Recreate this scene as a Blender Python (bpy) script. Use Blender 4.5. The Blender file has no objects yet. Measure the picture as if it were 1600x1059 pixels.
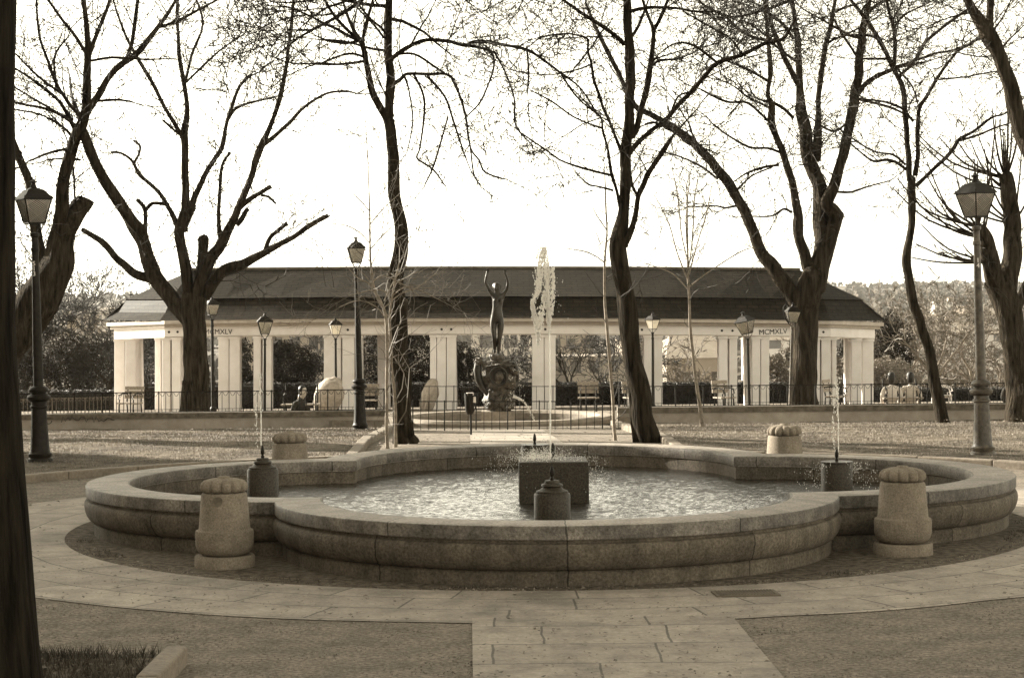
import bpy, bmesh, math, random
from mathutils import Vector, Matrix, noise
R = math.radians
sc = bpy.context.scene
# ------------------------------------------------------------ camera
F, HZ, H = 3100.0, 476.0, 2.1
cd = bpy.data.cameras.new("camera"); cam = bpy.data.objects.new("camera", cd)
sc.collection.objects.link(cam); sc.camera = cam
cd.sensor_fit = 'HORIZONTAL'; cd.sensor_width = 36.0; cd.lens = 36.0 * F / 1600.0
cd.clip_start = 0.1; cd.clip_end = 9000
cam.location = (0, 0, H)
CR = Matrix.Rotation(R(90) - math.atan((529.5 - HZ) / F), 3, 'X') @ Matrix.Rotation(-0.0105, 3, 'Z')
cam.rotation_euler = CR.to_euler()
# ------------------------------------------------------------ sky and sun
SUN_AZ, SUN_EL = R(-56), R(21)          # azimuth from +Y (view direction), towards -X
w = bpy.data.worlds.new("World"); sc.world = w; w.use_nodes = True
nt = w.node_tree; nt.nodes.clear()
sky = nt.nodes.new('ShaderNodeTexSky'); sky.sky_type = 'NISHITA'; sky.sun_disc = False
sky.sun_elevation = SUN_EL; sky.sun_rotation = SUN_AZ
sky.dust_density = 1.0; sky.air_density = 1.0; sky.ozone_density = 1.0
bw = nt.nodes.new('ShaderNodeRGBToBW')
tn = nt.nodes.new('ShaderNodeMix'); tn.data_type = 'RGBA'; tn.blend_type = 'MULTIPLY'; tn.inputs[0].default_value = 1
tn.inputs[7].default_value = (1.0, .94, .76, 1)
bg = nt.nodes.new('ShaderNodeBackground'); bg.inputs[1].default_value = 0.15
wo = nt.nodes.new('ShaderNodeOutputWorld')
nt.links.new(sky.outputs[0], bw.inputs[0]); nt.links.new(bw.outputs[0], tn.inputs[6])
nt.links.new(tn.outputs[2], bg.inputs[0]); nt.links.new(bg.outputs[0], wo.inputs[0])
ld = bpy.data.lights.new("sun", 'SUN'); ld.energy = 4.8; ld.angle = R(0.6); ld.color = (1, .93, .80)
sun = bpy.data.objects.new("sun", ld); sc.collection.objects.link(sun)
sdir = Vector((math.sin(SUN_AZ) * math.cos(SUN_EL), math.cos(SUN_AZ) * math.cos(SUN_EL), math.sin(SUN_EL)))
sun.rotation_euler = sdir.to_track_quat('Z', 'Y').to_euler()
sc.view_settings.view_transform = 'Standard'; sc.view_settings.look = 'None'
sc.view_settings.exposure = 1.95; sc.view_settings.gamma = 1
sc.cycles.max_bounces = 6; sc.cycles.transparent_max_bounces = 12

# ------------------------------------------------------------ pixel <-> place
def at(px, py, D):
    d = CR @ Vector(((px - 800) / F, -(py - 529.5) / F, -1.0))
    return Vector((0, 0, H)) + d * (D / d.y)
def T(y):
    """height of the terrain at distance y"""
    K = [(-60, 0), (30, 0), (78, -1.87), (84, -2.6), (115, -8), (300, -13), (800, -12), (1250, -2), (1750, 9.5), (1900, 10.5), (2600, -10)]
    for (a, za), (b, zb) in zip(K, K[1:]):
        if y <= b: return za + (zb - za) * max(0.0, (y - a) / (b - a))
    return -10.0
def gp(px, py, z=0.0):
    """the terrain point seen at a pixel"""
    lo, hi = 3.0, 82.0
    for _ in range(50):
        m = (lo + hi) / 2; p = at(px, py, m)
        if p.z > T(m) + z: lo = m
        else: hi = m
    return at(px, py, lo)

# ------------------------------------------------------------ materials (the photograph is a sepia print: all colours are warm greys)
def tint(v):
    t = min(1.0, v / 0.85)
    v = min(.85, v * 1.12); return (v, v * (.79 + .18 * t), v * (.54 + .42 * t), 1)
MATS = {}
def mat(name, v, rough=.8, var=.35, scale=4.0, bump=.3, bscale=None, stretch=(1, 1, 1), metal=0.0, spec=.4, detail=8, v2=None, big=0.0, bdist=.02):
    if name in MATS: return MATS[name]
    m = bpy.data.materials.new(name); m.use_nodes = True; MATS[name] = m
    n = m.node_tree.nodes; l = m.node_tree.links; b = n['Principled BSDF']
    tc = n.new('ShaderNodeTexCoord'); mp = n.new('ShaderNodeMapping'); mp.inputs['Scale'].default_value = stretch
    l.new(tc.outputs['Object'], mp.inputs[0])
    no = n.new('ShaderNodeTexNoise'); no.inputs['Scale'].default_value = scale; no.inputs['Detail'].default_value = detail; no.inputs['Roughness'].default_value = .62
    l.new(mp.outputs[0], no.inputs[0])
    cr = n.new('ShaderNodeValToRGB'); cr.color_ramp.elements[0].position = .3; cr.color_ramp.elements[1].position = .72
    lo, hi = v * (1 - var), (v2 if v2 else v * (1 + var))
    cr.color_ramp.elements[0].color = tint(lo); cr.color_ramp.elements[1].color = tint(hi)
    l.new(no.outputs[0], cr.inputs[0]); out = cr.outputs[0]
    if big:
        n2 = n.new('ShaderNodeTexNoise'); n2.inputs['Scale'].default_value = scale * .12; n2.inputs['Detail'].default_value = 5
        l.new(mp.outputs[0], n2.inputs[0])
        c2 = n.new('ShaderNodeValToRGB'); c2.color_ramp.elements[0].position = .35; c2.color_ramp.elements[1].position = .62
        g = 1 - big; c2.color_ramp.elements[0].color = (g, g, g, 1); c2.color_ramp.elements[1].color = (1, 1, 1, 1)
        l.new(n2.outputs[0], c2.inputs[0])
        mx = n.new('ShaderNodeMix'); mx.data_type = 'RGBA'; mx.blend_type = 'MULTIPLY'; mx.inputs[0].default_value = 1
        l.new(out, mx.inputs[6]); l.new(c2.outputs[0], mx.inputs[7]); out = mx.outputs[2]
    l.new(out, b.inputs['Base Color'])
    b.inputs['Roughness'].default_value = rough; b.inputs['Metallic'].default_value = metal; b.inputs['Specular IOR Level'].default_value = spec
    if bump:
        nb = n.new('ShaderNodeTexNoise'); nb.inputs['Scale'].default_value = bscale or scale * 3; nb.inputs['Detail'].default_value = 7
        l.new(mp.outputs[0], nb.inputs[0])
        bp = n.new('ShaderNodeBump'); bp.inputs['Strength'].default_value = bump; bp.inputs['Distance'].default_value = bdist
        l.new(nb.outputs[0], bp.inputs['Height']); l.new(bp.outputs[0], b.inputs['Normal'])
    m['out'] = ''
    return m
def N(m): return m.node_tree.nodes, m.node_tree.links, m.node_tree.nodes['Principled BSDF']
def darken_by(m, fac_socket, amount):
    """multiply the base colour by (1-amount) where fac is 1"""
    n, l, b = N(m)
    src = b.inputs['Base Color'].links[0].from_socket
    mx = n.new('ShaderNodeMix'); mx.data_type = 'RGBA'; mx.blend_type = 'MULTIPLY'
    l.new(fac_socket, mx.inputs[0]); l.new(src, mx.inputs[6]); g = 1 - amount
    mx.inputs[7].default_value = (g, g, g, 1); l.new(mx.outputs[2], b.inputs['Base Color'])
def math_node(m, op, a, bb=None, c=None):
    n, l, b = N(m); q = n.new('ShaderNodeMath'); q.operation = op
    for i, v in enumerate((a, bb, c)):
        if v is None: continue
        if isinstance(v, (int, float)): q.inputs[i].default_value = v
        else: l.new(v, q.inputs[i])
    return q.outputs[0]

BARK = mat('bark', .010, .95, .6, 14, 1.0, 26, (1, 1, .14), v2=.060, spec=.05, bdist=.07)
BARKD = mat('bark_dark', .008, .95, .6, 16, 1.0, 30, (1, 1, .13), v2=.045, spec=.05, bdist=.07)
BARKN = mat('bark_near', .006, .95, .7, 16, 1.0, 26, (1, 1, .12), v2=.022, spec=.05, bdist=.05)
TWIG = mat('twig', .022, .85, .4, 5, 0)
TWIGL = mat('twig_pale', .10, .7, .3, 5, 0)
IRON = mat('painted_iron', .009, .5, .4, 12, .12, 60, v2=.02, spec=.14)
IRONP = mat('peeling_iron', .035, .45, .5, 14, .2, 60, v2=.12, spec=.35, big=.3)
BRONZE = mat('bronze', .012, .38, .5, 6, .2, 40, v2=.045, metal=.2, spec=.4)
GRANITE = mat('granite', .16, .85, .3, 70, .3, 120, v2=.25, spec=.2, big=.22, bdist=.01)
GRAND = mat('dark_granite', .022, .5, .6, 60, .3, 120, v2=.06, bdist=.005, spec=.2)
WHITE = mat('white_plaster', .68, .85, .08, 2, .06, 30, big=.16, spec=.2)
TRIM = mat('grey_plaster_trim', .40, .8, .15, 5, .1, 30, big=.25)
WALLM = mat('wall_plaster', .34, .9, .2, 4, .2, 25, big=.3)
COPE = mat('wall_coping', .09, .8, .45, 9, .3, 40, v2=.17)
DIRT = mat('dirt', .175, .95, .5, 30, 1.0, 80, v2=.37, big=.3, bdist=.03, spec=.15)
SOIL = mat('damp_soil', .075, .95, .6, 14, 1.0, 50, v2=.19, bdist=.05, spec=.15)
LAWNM = mat('lawn_soil', .075, .95, .5, 5, 1.0, 30, v2=.24, big=.45, bdist=.06, spec=.1)
GRASSM = mat('grass_blade', .10, .7, .4, 1.2, 0, v2=.34)
GRASSD = mat('grass_blade_dark', .03, .7, .4, 3, 0, v2=.075)
KERB = mat('kerb_stone', .17, .85, .3, 25, .3, 60, big=.2)
FAR = mat('valley', .07, .95, .5, .06, 0, v2=.15, big=.2)
LEAFD = mat('leaf_dark', .014, .8, .5, 2, 0, v2=.045, spec=.1)
LEAFM = mat('leaf_mid', .11, .7, .4, 2, 0, v2=.22)
HEDGEM = mat('hedge_leaf', .022, .6, .5, 2, 0, v2=.05)
WOOD = mat('bench_wood', .22, .6, .4, 20, .2, 40)
CLOTHD = mat('dark_cloth', .02, .9, .3, 20, .2)
CLOTHL = mat('pale_cloth', .5, .85, .15, 8, .3, 14)
SKIN = mat('skin', .36, .6, .08, 10, 0)
HAIR = mat('hair', .012, .5, .3, 40, .3)
ROCK = mat('pale_rock', .27, .85, .3, 8, .5, 20)
INK = mat('ink', .02, .8, .1, 5, 0)
PAINTW = mat('paint_white', .65, .7, .2, 30, 0)
GLASSL = mat('frosted_lamp_glass', .62, .35, .08, 4, 0)
n_, l_, b_ = N(GLASSL); tr = n_.new('ShaderNodeBsdfTranslucent'); tr.inputs[0].default_value = (.8, .75, .62, 1)
ms = n_.new('ShaderNodeMixShader'); ms.inputs[0].default_value = .5
l_.new(b_.outputs[0], ms.inputs[1]); l_.new(tr.outputs[0], ms.inputs[2]); l_.new(ms.outputs[0], n_['Material Output'].inputs[0])
# slates: rows of tiles
ROOF = mat('roof_slate', .019, .6, .35, 3, 0, v2=.034, spec=.03, big=.25)
n_, l_, b_ = N(ROOF); uv = n_.new('ShaderNodeUVMap'); br = n_.new('ShaderNodeTexBrick')
br.inputs['Scale'].default_value = 1; br.inputs['Brick Width'].default_value = .42; br.inputs['Row Height'].default_value = .17
br.inputs['Mortar Size'].default_value = .022; br.inputs['Color1'].default_value = (1, 1, 1, 1); br.inputs['Color2'].default_value = (.75, .75, .75, 1); br.inputs['Mortar'].default_value = (.38, .38, .38, 1)
br.inputs['Bias'].default_value = -.2
l_.new(uv.outputs[0], br.inputs[0]); src = b_.inputs['Base Color'].links[0].from_socket
mx = n_.new('ShaderNodeMix'); mx.data_type = 'RGBA'; mx.blend_type = 'MULTIPLY'; mx.inputs[0].default_value = 1
l_.new(src, mx.inputs[6]); l_.new(br.outputs[0], mx.inputs[7]); l_.new(mx.outputs[2], b_.inputs['Base Color'])
bp = n_.new('ShaderNodeBump'); bp.inputs['Strength'].default_value = .4; bp.inputs['Distance'].default_value = .02
l_.new(br.outputs['Color'], bp.inputs['Height']); l_.new(bp.outputs[0], b_.inputs['Normal'])
# paving: brick pattern laid in UV metres
def paving(name, bwid, row, seed):
    m = mat(name, .32, .82, .22, 32, .5, 80, big=.3, bdist=.012)
    n, l, b = N(m); uv = n.new('ShaderNodeUVMap')
    nz = n.new('ShaderNodeTexNoise'); nz.inputs['Scale'].default_value = 1.3; nz.inputs['Detail'].default_value = 4; l.new(uv.outputs[0], nz.inputs[0])
    ad = n.new('ShaderNodeMix'); ad.data_type = 'RGBA'; ad.blend_type = 'ADD'; ad.inputs[0].default_value = .07
    l.new(uv.outputs[0], ad.inputs[6]); l.new(nz.outputs[1], ad.inputs[7])
    br = n.new('ShaderNodeTexBrick'); br.inputs['Scale'].default_value = 1
    br.inputs['Brick Width'].default_value = bwid; br.inputs['Row Height'].default_value = row; br.inputs['Mortar Size'].default_value = .011
    br.inputs['Mortar Smooth'].default_value = .6; br.offset = .37; br.squash = .8; br.squash_frequency = 3
    br.inputs['Color1'].default_value = (1, 1, 1, 1); br.inputs['Color2'].default_value = (.76, .76, .76, 1); br.inputs['Mortar'].default_value = (.30, .30, .30, 1)
    l.new(ad.outputs[2], br.inputs[0]); src = b.inputs['Base Color'].links[0].from_socket
    mx = n.new('ShaderNodeMix'); mx.data_type = 'RGBA'; mx.blend_type = 'MULTIPLY'; mx.inputs[0].default_value = 1
    l.new(src, mx.inputs[6]); l.new(br.outputs[0], mx.inputs[7]); l.new(mx.outputs[2], b.inputs['Base Color'])
    # worn patches where earth has been trodden over the stone
    n3 = n.new('ShaderNodeTexNoise'); n3.inputs['Scale'].default_value = .9; n3.inputs['Detail'].default_value = 9; n3.inputs['Roughness'].default_value = .68
    l.new(uv.outputs[0], n3.inputs[0]); mr = n.new('ShaderNodeMapRange'); mr.inputs[1].default_value = .50; mr.inputs[2].default_value = .66; l.new(n3.outputs[0], mr.inputs[0]); darken_by(m, mr.outputs[0], .34)
    # specks of grit
    nn = n.new('ShaderNodeTexNoise'); nn.inputs['Scale'].default_value = 9; nn.inputs['Detail'].default_value = 10; nn.inputs['Roughness'].default_value = .75
    l.new(uv.outputs[0], nn.inputs[0]); g = math_node(m, 'GREATER_THAN', nn.outputs[0], .66); darken_by(m, g, .45)
    return m
PAVE = paving('paving_ring', 1.15, .50, 1); PAVE2 = paving('paving_path', 1.0, .68, 2)
# granite with joints every L metres of UV.x, and dirt that runs down the face
def jointed(name, v, L, stain, rough=.8):
    m = mat(name, v, rough, .5, 45, .5, 90, v2=v * 1.6, big=.3, bdist=.012, spec=.25)
    n, l, b = N(m); uv = n.new('ShaderNodeUVMap'); sp = n.new('ShaderNodeSeparateXYZ'); l.new(uv.outputs[0], sp.inputs[0])
    wob = n.new('ShaderNodeTexNoise'); wob.inputs['Scale'].default_value = 7; l.new(uv.outputs[0], wob.inputs[0])
    u = math_node(m, 'ADD', sp.outputs[0], math_node(m, 'MULTIPLY', wob.outputs[0], .035))
    fr = math_node(m, 'FRACT', math_node(m, 'DIVIDE', u, L)); j = math_node(m, 'LESS_THAN', fr, .012 / L); darken_by(m, j, .72)
    fl = math_node(m, 'FLOOR', math_node(m, 'DIVIDE', u, L)); wn = n.new('ShaderNodeTexWhiteNoise'); wn.noise_dimensions = '1D'; l.new(fl, wn.inputs['W']); darken_by(m, wn.outputs[0], .30)
    mp = n.new('ShaderNodeMapping'); mp.inputs['Scale'].default_value = (5, 1.2, 1); l.new(uv.outputs[0], mp.inputs[0])
    nz = n.new('ShaderNodeTexNoise'); nz.inputs['Scale'].default_value = 1.0; nz.inputs['Detail'].default_value = 9; nz.inputs['Roughness'].default_value = .7
    l.new(mp.outputs[0], nz.inputs[0])
    rp = n.new('ShaderNodeMapRange'); rp.inputs[1].default_value = .45; rp.inputs[2].default_value = .68; l.new(nz.outputs[0], rp.inputs[0])
    darken_by(m, rp.outputs[0], stain)
    return m
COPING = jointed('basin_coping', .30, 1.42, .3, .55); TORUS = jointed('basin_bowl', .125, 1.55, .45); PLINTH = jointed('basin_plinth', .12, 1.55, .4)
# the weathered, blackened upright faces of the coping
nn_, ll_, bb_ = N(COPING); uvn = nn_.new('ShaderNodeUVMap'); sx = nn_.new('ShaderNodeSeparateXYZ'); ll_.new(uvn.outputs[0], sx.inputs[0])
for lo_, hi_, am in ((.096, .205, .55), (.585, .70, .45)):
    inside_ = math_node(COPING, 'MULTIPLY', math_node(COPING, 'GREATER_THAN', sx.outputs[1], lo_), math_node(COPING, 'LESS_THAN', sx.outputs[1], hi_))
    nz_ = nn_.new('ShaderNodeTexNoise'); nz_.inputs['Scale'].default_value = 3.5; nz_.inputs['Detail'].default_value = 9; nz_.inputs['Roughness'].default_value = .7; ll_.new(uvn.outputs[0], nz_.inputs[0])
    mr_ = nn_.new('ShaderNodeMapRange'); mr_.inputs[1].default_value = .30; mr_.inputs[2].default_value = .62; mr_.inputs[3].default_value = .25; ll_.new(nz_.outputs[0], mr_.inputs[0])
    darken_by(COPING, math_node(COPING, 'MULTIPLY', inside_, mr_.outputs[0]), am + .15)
# water
WATER = mat('water', .018, .04, .3, 2, 0, spec=.7)
n_, l_, b_ = N(WATER); b_.inputs['IOR'].default_value = 1.33
b_.inputs['Coat Weight'].default_value = .0; b_.inputs['Coat Roughness'].default_value = .03
tc = n_.new('ShaderNodeTexCoord')
n1 = n_.new('ShaderNodeTexNoise'); n1.inputs['Scale'].default_value = 14; n1.inputs['Detail'].default_value = 6; n1.inputs['Roughness'].default_value = .62; n1.inputs['Distortion'].default_value = .9
l_.new(tc.outputs['Object'], n1.inputs[0])
bp = n_.new('ShaderNodeBump'); bp.inputs['Strength'].default_value = 1.0; bp.inputs['Distance'].default_value = .02
l_.new(n1.outputs[0], bp.inputs['Height']); l_.new(bp.outputs[0], b_.inputs['Normal']); l_.new(bp.outputs[0], b_.inputs['Coat Normal'])
JET = mat('falling_water', .88, .25, .05, 4, 0, spec=.8)
n_, l_, b_ = N(JET); tr = n_.new('ShaderNodeBsdfTranslucent'); tr.inputs[0].default_value = (.95, .92, .84, 1)
tp = n_.new('ShaderNodeBsdfTransparent')
ms = n_.new('ShaderNodeMixShader'); ms.inputs[0].default_value = .5; l_.new(b_.outputs[0], ms.inputs[1]); l_.new(tr.outputs[0], ms.inputs[2])
m2 = n_.new('ShaderNodeMixShader'); m2.inputs[0].default_value = .3; l_.new(ms.outputs[0], m2.inputs[1]); l_.new(tp.outputs[0], m2.inputs[2])
l_.new(m2.outputs[0], n_['Material Output'].inputs[0])

# ------------------------------------------------------------ mesh builder
class MB:
    def __init__(s): s.v = []; s.f = []; s.uv = {}
    def add(s, vs, fs):
        o = len(s.v); s.v.extend(vs); s.f.extend([tuple(i + o for i in f) for f in fs]); return s
    def box(s, c, d, rz=0.0, M=None):
        """centre c, full size d"""
        x, y, z = d[0] / 2, d[1] / 2, d[2] / 2; ca, sa = math.cos(rz), math.sin(rz); vs = []
        for k in (-1, 1):
            for (i, j) in ((-1, -1), (1, -1), (1, 1), (-1, 1)):
                p = Vector((c[0] + i * x * ca - j * y * sa, c[1] + i * x * sa + j * y * ca, c[2] + k * z))
                vs.append(M @ p if M else p)
        return s.add(vs, [(3, 2, 1, 0), (4, 5, 6, 7), (0, 1, 5, 4), (1, 2, 6, 5), (2, 3, 7, 6), (3, 0, 4, 7)])
    def pbox(s, x0, y0, x1, y1, D, dep, D1=None):
        """front face seen between pixels, pushed back dep metres (real thickness)"""
        D1 = D if D1 is None else D1
        a, b, c, d = at(x0, y1, D), at(x1, y1, D1), at(x1, y0, D1), at(x0, y0, D)
        k = Vector((0, dep, 0)); vs = [a, b, c, d, a + k, b + k, c + k, d + k]
        return s.add(vs, [(0, 1, 2, 3), (5, 4, 7, 6), (1, 5, 6, 2), (4, 0, 3, 7), (3, 2, 6, 7), (4, 5, 1, 0)])
    def tube(s, pts, rad, n=6, cap=True, rough=0.0, seed=0):
        pts = [Vector(p) for p in pts]; m = len(pts)
        if isinstance(rad, (int, float)): rad = [rad] * m
        t0 = (pts[1] - pts[0]).normalized(); u = t0.orthogonal().normalized(); o = len(s.v)
        for i, p in enumerate(pts):
            t = (pts[min(i + 1, m - 1)] - pts[max(i - 1, 0)])
            t = t.normalized() if t.length > 1e-9 else t0
            u = (u - t * u.dot(t)); u = u.normalized() if u.length > 1e-6 else t.orthogonal().normalized(); w2 = t.cross(u)
            for k in range(n):
                a = 2 * math.pi * k / n; r = rad[i]
                if rough: r *= 1 + rough * (noise.noise(Vector((math.cos(a) * 1.1 + seed, math.sin(a) * 1.1, p.z * 1.1))) * 1.5 + .35 * noise.noise(Vector((math.cos(a) * 4 + seed, math.sin(a) * 4, p.z * 2.2))))
                s.v.append(p + u * (math.cos(a) * r) + w2 * (math.sin(a) * r))
        for i in range(m - 1):
            for k in range(n):
                a, b = o + i * n + k, o + i * n + (k + 1) % n; s.f.append((a, b, b + n, a + n))
        if cap: s.f.append(tuple(range(o + n - 1, o - 1, -1))); s.f.append(tuple(range(o + (m - 1) * n, o + m * n)))
        return s
    def lathe(s, c, prof, n=24, mod=None, cap=True):
        o = len(s.v); m = len(prof)
        for (r, z) in prof:
            for k in range(n):
                a = 2 * math.pi * k / n; q = r * (mod(a, z) if mod else 1); s.v.append(Vector((c[0] + q * math.cos(a), c[1] + q * math.sin(a), c[2] + z)))
        for i in range(m - 1):
            for k in range(n):
                a, b = o + i * n + k, o + i * n + (k + 1) % n; s.f.append((a, b, b + n, a + n))
        if cap: s.f.append(tuple(range(o + n - 1, o - 1, -1))); s.f.append(tuple(range(o + (m - 1) * n, o + m * n)))
        return s
    def build(s, name, m, parent=None, smooth=False, angle=40, loc=None, uvs=None):
        me = bpy.data.meshes.new(name); me.from_pydata(s.v, [], s.f); me.validate()
        if uvs is not None:
            ul = me.uv_layers.new(name='UVMap').data
            for lp in me.loops: ul[lp.index].uv = uvs[lp.vertex_index]
        me.materials.append(m)
        if smooth:
            me.polygons.foreach_set('use_smooth', [True] * len(me.polygons)); me.set_sharp_from_angle(angle=R(angle))
        o = bpy.data.objects.new(name, me); sc.collection.objects.link(o)
        if parent is not None:
            o.parent = parent; o.matrix_parent_inverse = Matrix.Translation(parent.location).inverted() if loc is None else Matrix.Identity(4)
        if loc is not None: o.location = loc
        return o
def tag(o, label=None, cat=None, group=None, kind=None):
    if label: o['label'] = label
    if cat: o['category'] = cat
    if group: o['group'] = group
    if kind: o['kind'] = kind
    return o
def empty(name, loc, label, cat, group=None):
    o = bpy.data.objects.new(name, None); sc.collection.objects.link(o); o.location = loc; o.empty_display_size = .1
    return tag(o, label, cat, group)
def copy_tree(o, loc=None, rz=None, scale=None, label=None, parent=None):
    c = o.copy(); sc.collection.objects.link(c)
    if parent is not None: c.parent = parent
    if loc is not None: c.location = loc
    if rz is not None: c.rotation_euler.z = rz
    if scale is not None: c.scale = (scale,) * 3 if isinstance(scale, (int, float)) else scale
    if label: c['label'] = label
    for ch in [k for k in o.children]: copy_tree(ch, parent=c)
    return c
# ============================================================ GROUND
def sheet(name, xs, ys, zf, m, uvf=None, kind='structure', inside=None):
    mb = MB(); idx = {}; uvs = []
    for j, y in enumerate(ys):
        for i, x in enumerate(xs(y) if callable(xs) else xs):
            mb.v.append(Vector((x, y, zf(x, y)))); uvs.append(uvf(x, y) if uvf else (x, y))
    n = len(xs(0) if callable(xs) else xs)
    for j in range(len(ys) - 1):
        for i in range(n - 1):
            a = j * n + i; f = (a, a + 1, a + n + 1, a + n)
            if inside:
                c = sum((mb.v[k] for k in f), Vector()) / 4
                if not inside(c.x, c.y): continue
            mb.f.append(f)
    o = mb.build(name, m, smooth=True, uvs=uvs); return tag(o, kind=kind)
YS = [-30, -10, 0, 5, 10, 15, 20, 25, 28, 30, 32, 34, 36, 38, 40, 42, 45, 50, 55, 60, 65, 70, 78, 84, 95, 115, 160]
YF = [160, 220, 300, 400, 500, 650, 800, 900, 1000, 1100, 1200, 1300, 1400, 1500, 1600, 1700, 1750, 1800, 1850, 1900, 2300, 2600]
U = [i / 24 - 1 for i in range(49)]
sheet('ground', lambda y: [u * (60 + max(0, y) * .6) for u in U], YS, lambda x, y: T(y), DIRT)
def hill(x, y):
    z = T(y)
    if y > 700:
        k = min(1, (y - 700) / 800); z += k * (7 * noise.noise(Vector((x / 260, y / 300, 3))) + 3.5 * noise.noise(Vector((x / 70, y / 120, 7))) + (x / 300) * 1.2)
    elif y > 160: z += 1.6 * noise.noise(Vector((x / 60, y / 60, 1)))
    return z - (.0 if y > 160 else 0)
UF = [i / 60 - 1 for i in range(121)]
sheet('hills', lambda y: [u * (60 + y * .6) for u in UF], YF, hill, FAR)
FC = Vector((.352, 19.05, 0))                 # centre of the fountain
def polar(x, y):
    a = math.atan2(x - FC.x, y - FC.y); return (a * 5.6, math.hypot(x - FC.x, y - FC.y))
def annulus(name, r0, r1, z, m, n=160, k=4):
    mb = MB(); uvs = []
    for j in range(k + 1):
        r_ = r0 + (r1 - r0) * j / k
        for i in range(n + 1):
            a = 2 * math.pi * i / n; r = r_ + (.035 * noise.noise(Vector((math.sin(a) * 9, math.cos(a) * 9, j))) if j == k else 0); mb.v.append(Vector((FC.x + r * math.sin(a), FC.y + r * math.cos(a), z))); uvs.append((a * 5.0, r))
    for j in range(k):
        for i in range(n):
            a = j * (n + 1) + i; mb.f.append((a, a + n + 1, a + n + 2, a + 1))
    return tag(mb.build(name, m, uvs=uvs), kind='structure')
annulus('soil_ring', 1.0, 4.62, .003, SOIL, 400)
annulus('paved_ring', 4.56, 6.02, .006, PAVE, 400)
# straight path in front of and behind the basin
def pathsheet(name, y0, y1, xl, xr, m, z=.012):
    n = 24; ys = [y0 + (y1 - y0) * i / n for i in range(n + 1)]
    mb = MB(); uvs = []
    for y in ys:
        a, b = xl(y), xr(y)
        for i in range(5):
            x = a + (b - a) * i / 4; mb.v.append(Vector((x, y, T(y) + z))); uvs.append((x + 1.1, y))
    for j in range(n):
        for i in range(4): k = j * 5 + i; mb.f.append((k, k + 1, k + 6, k + 5))
    return tag(mb.build(name, m, uvs=uvs), kind='structure')
pathsheet('front_path', 2, 13.25, lambda y: -.0216 * y, lambda y: 1.736 - .0216 * y, PAVE2, .009)
pathsheet('back_path', 24.4, 38.2, lambda y: -.0216 * y, lambda y: 1.40 - .0216 * y, PAVE2, .014)
RK = 8.05
def lawnz(x, y): return T(y) + .075 - .06 * max(0, min(1, (y - 33) / 6)) + .03 * noise.noise(Vector((x * .7, y * .7, 0)))
def in_left(x, y): return math.hypot(x - FC.x, y - FC.y) > RK and x < -2.25 - .0216 * (y - 30)
def in_right(x, y): return math.hypot(x - FC.x, y - FC.y) > RK and x > 2.3 - .0216 * (y - 30)
ysl = [19 + .25 * i for i in range(94)]
tag(sheet('lawn', [-26 + .25 * i for i in range(97)], ysl, lawnz, LAWNM, inside=in_left), kind='structure')
tag(sheet('lawn', [2 + .25 * i for i in range(97)], ysl, lawnz, LAWNM, inside=in_right), kind='structure')
tag(sheet('planting_bed', [-8 + .3 * i for i in range(21)], [3 + .3 * i for i in range(30)], lambda x, y: .06, SOIL, inside=lambda x, y: x < -2.05 and y < 11.65), kind='structure')
# kerbs: separate stones with thin gaps
def kerb(pts, wd, h, name='kerb'):
    mb = MB()
    for a, b in zip(pts, pts[1:]):
        a, b = Vector(a), Vector(b); d = (b - a); L = d.length; n = max(1, round(L / 1.0))
        for i in range(n):
            p = a + d * ((i + .5) / n); ang = math.atan2(d.y, d.x)
            mb.box((p.x, p.y, T(p.y) + h / 2 - .02), (L / n - .014, wd, h + .04 + random.uniform(-.006, .006)), ang)
    o = mb.build(name, KERB); bv = o.modifiers.new('bevel', 'BEVEL'); bv.width = .018; bv.segments = 2
    return tag(o, kind='structure')
random.seed(3)
arc = lambda a0, a1, n, r: [(FC.x + r * math.sin(R(a0 + (a1 - a0) * i / n)), FC.y + r * math.cos(R(a0 + (a1 - a0) * i / n)), 0) for i in range(n + 1)]
kerb(arc(-18.3, -90, 10, RK + .03), .16, .10); kerb(arc(14.5, 90, 10, RK + .03), .16, .10)
kerb([(-2.2, 27, 0), (-2.45, 41, 0)], .16, .10); kerb([(2.35, 27, 0), (2.1, 41, 0)], .16, .10)
kerb([(-2.0, 3, 0), (-2.0, 11.7, 0)], .13, .11)

# grass
def grass(name, test, box, count, hgt, m, z0, seed, wd=.006):
    rnd = random.Random(seed); mb = MB(); x0, x1, y0, y1 = box; k = 0
    while k < count:
        x, y = rnd.uniform(x0, x1), rnd.uniform(y0, y1)
        k += 1
        if abs(x) > y * .30 + 1 or not test(x, y): continue
        if noise.noise(Vector((x * 1.3, y * 1.3, seed))) < rnd.uniform(-.5, .25): continue
        a = rnd.uniform(0, 6.28); h = hgt * rnd.uniform(.4, 1.3); lx, ly = rnd.uniform(-.7, .7) * h, rnd.uniform(-.7, .7) * h; z = z0(x, y) - .01
        dx, dy = wd * math.cos(a), wd * math.sin(a)
        mb.add([Vector((x - dx, y - dy, z)), Vector((x + dx, y + dy, z)), Vector((x + lx, y + ly, z + h))], [(0, 1, 2)])
    return tag(mb.build(name, m), kind='stuff')
grass('grass', in_left, (-11, -2, 22, 41.8), 110000, .035, GRASSM, lawnz, 1)
grass('grass', in_right, (2, 11, 22, 41.8), 110000, .035, GRASSM, lawnz, 2)
grass('grass', lambda x, y: x < -2.08 and y < 11.72, (-4.2, -2, 8.5, 11.75), 22000, .075, GRASSD, lambda x, y: .06, 3, .005)
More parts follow.
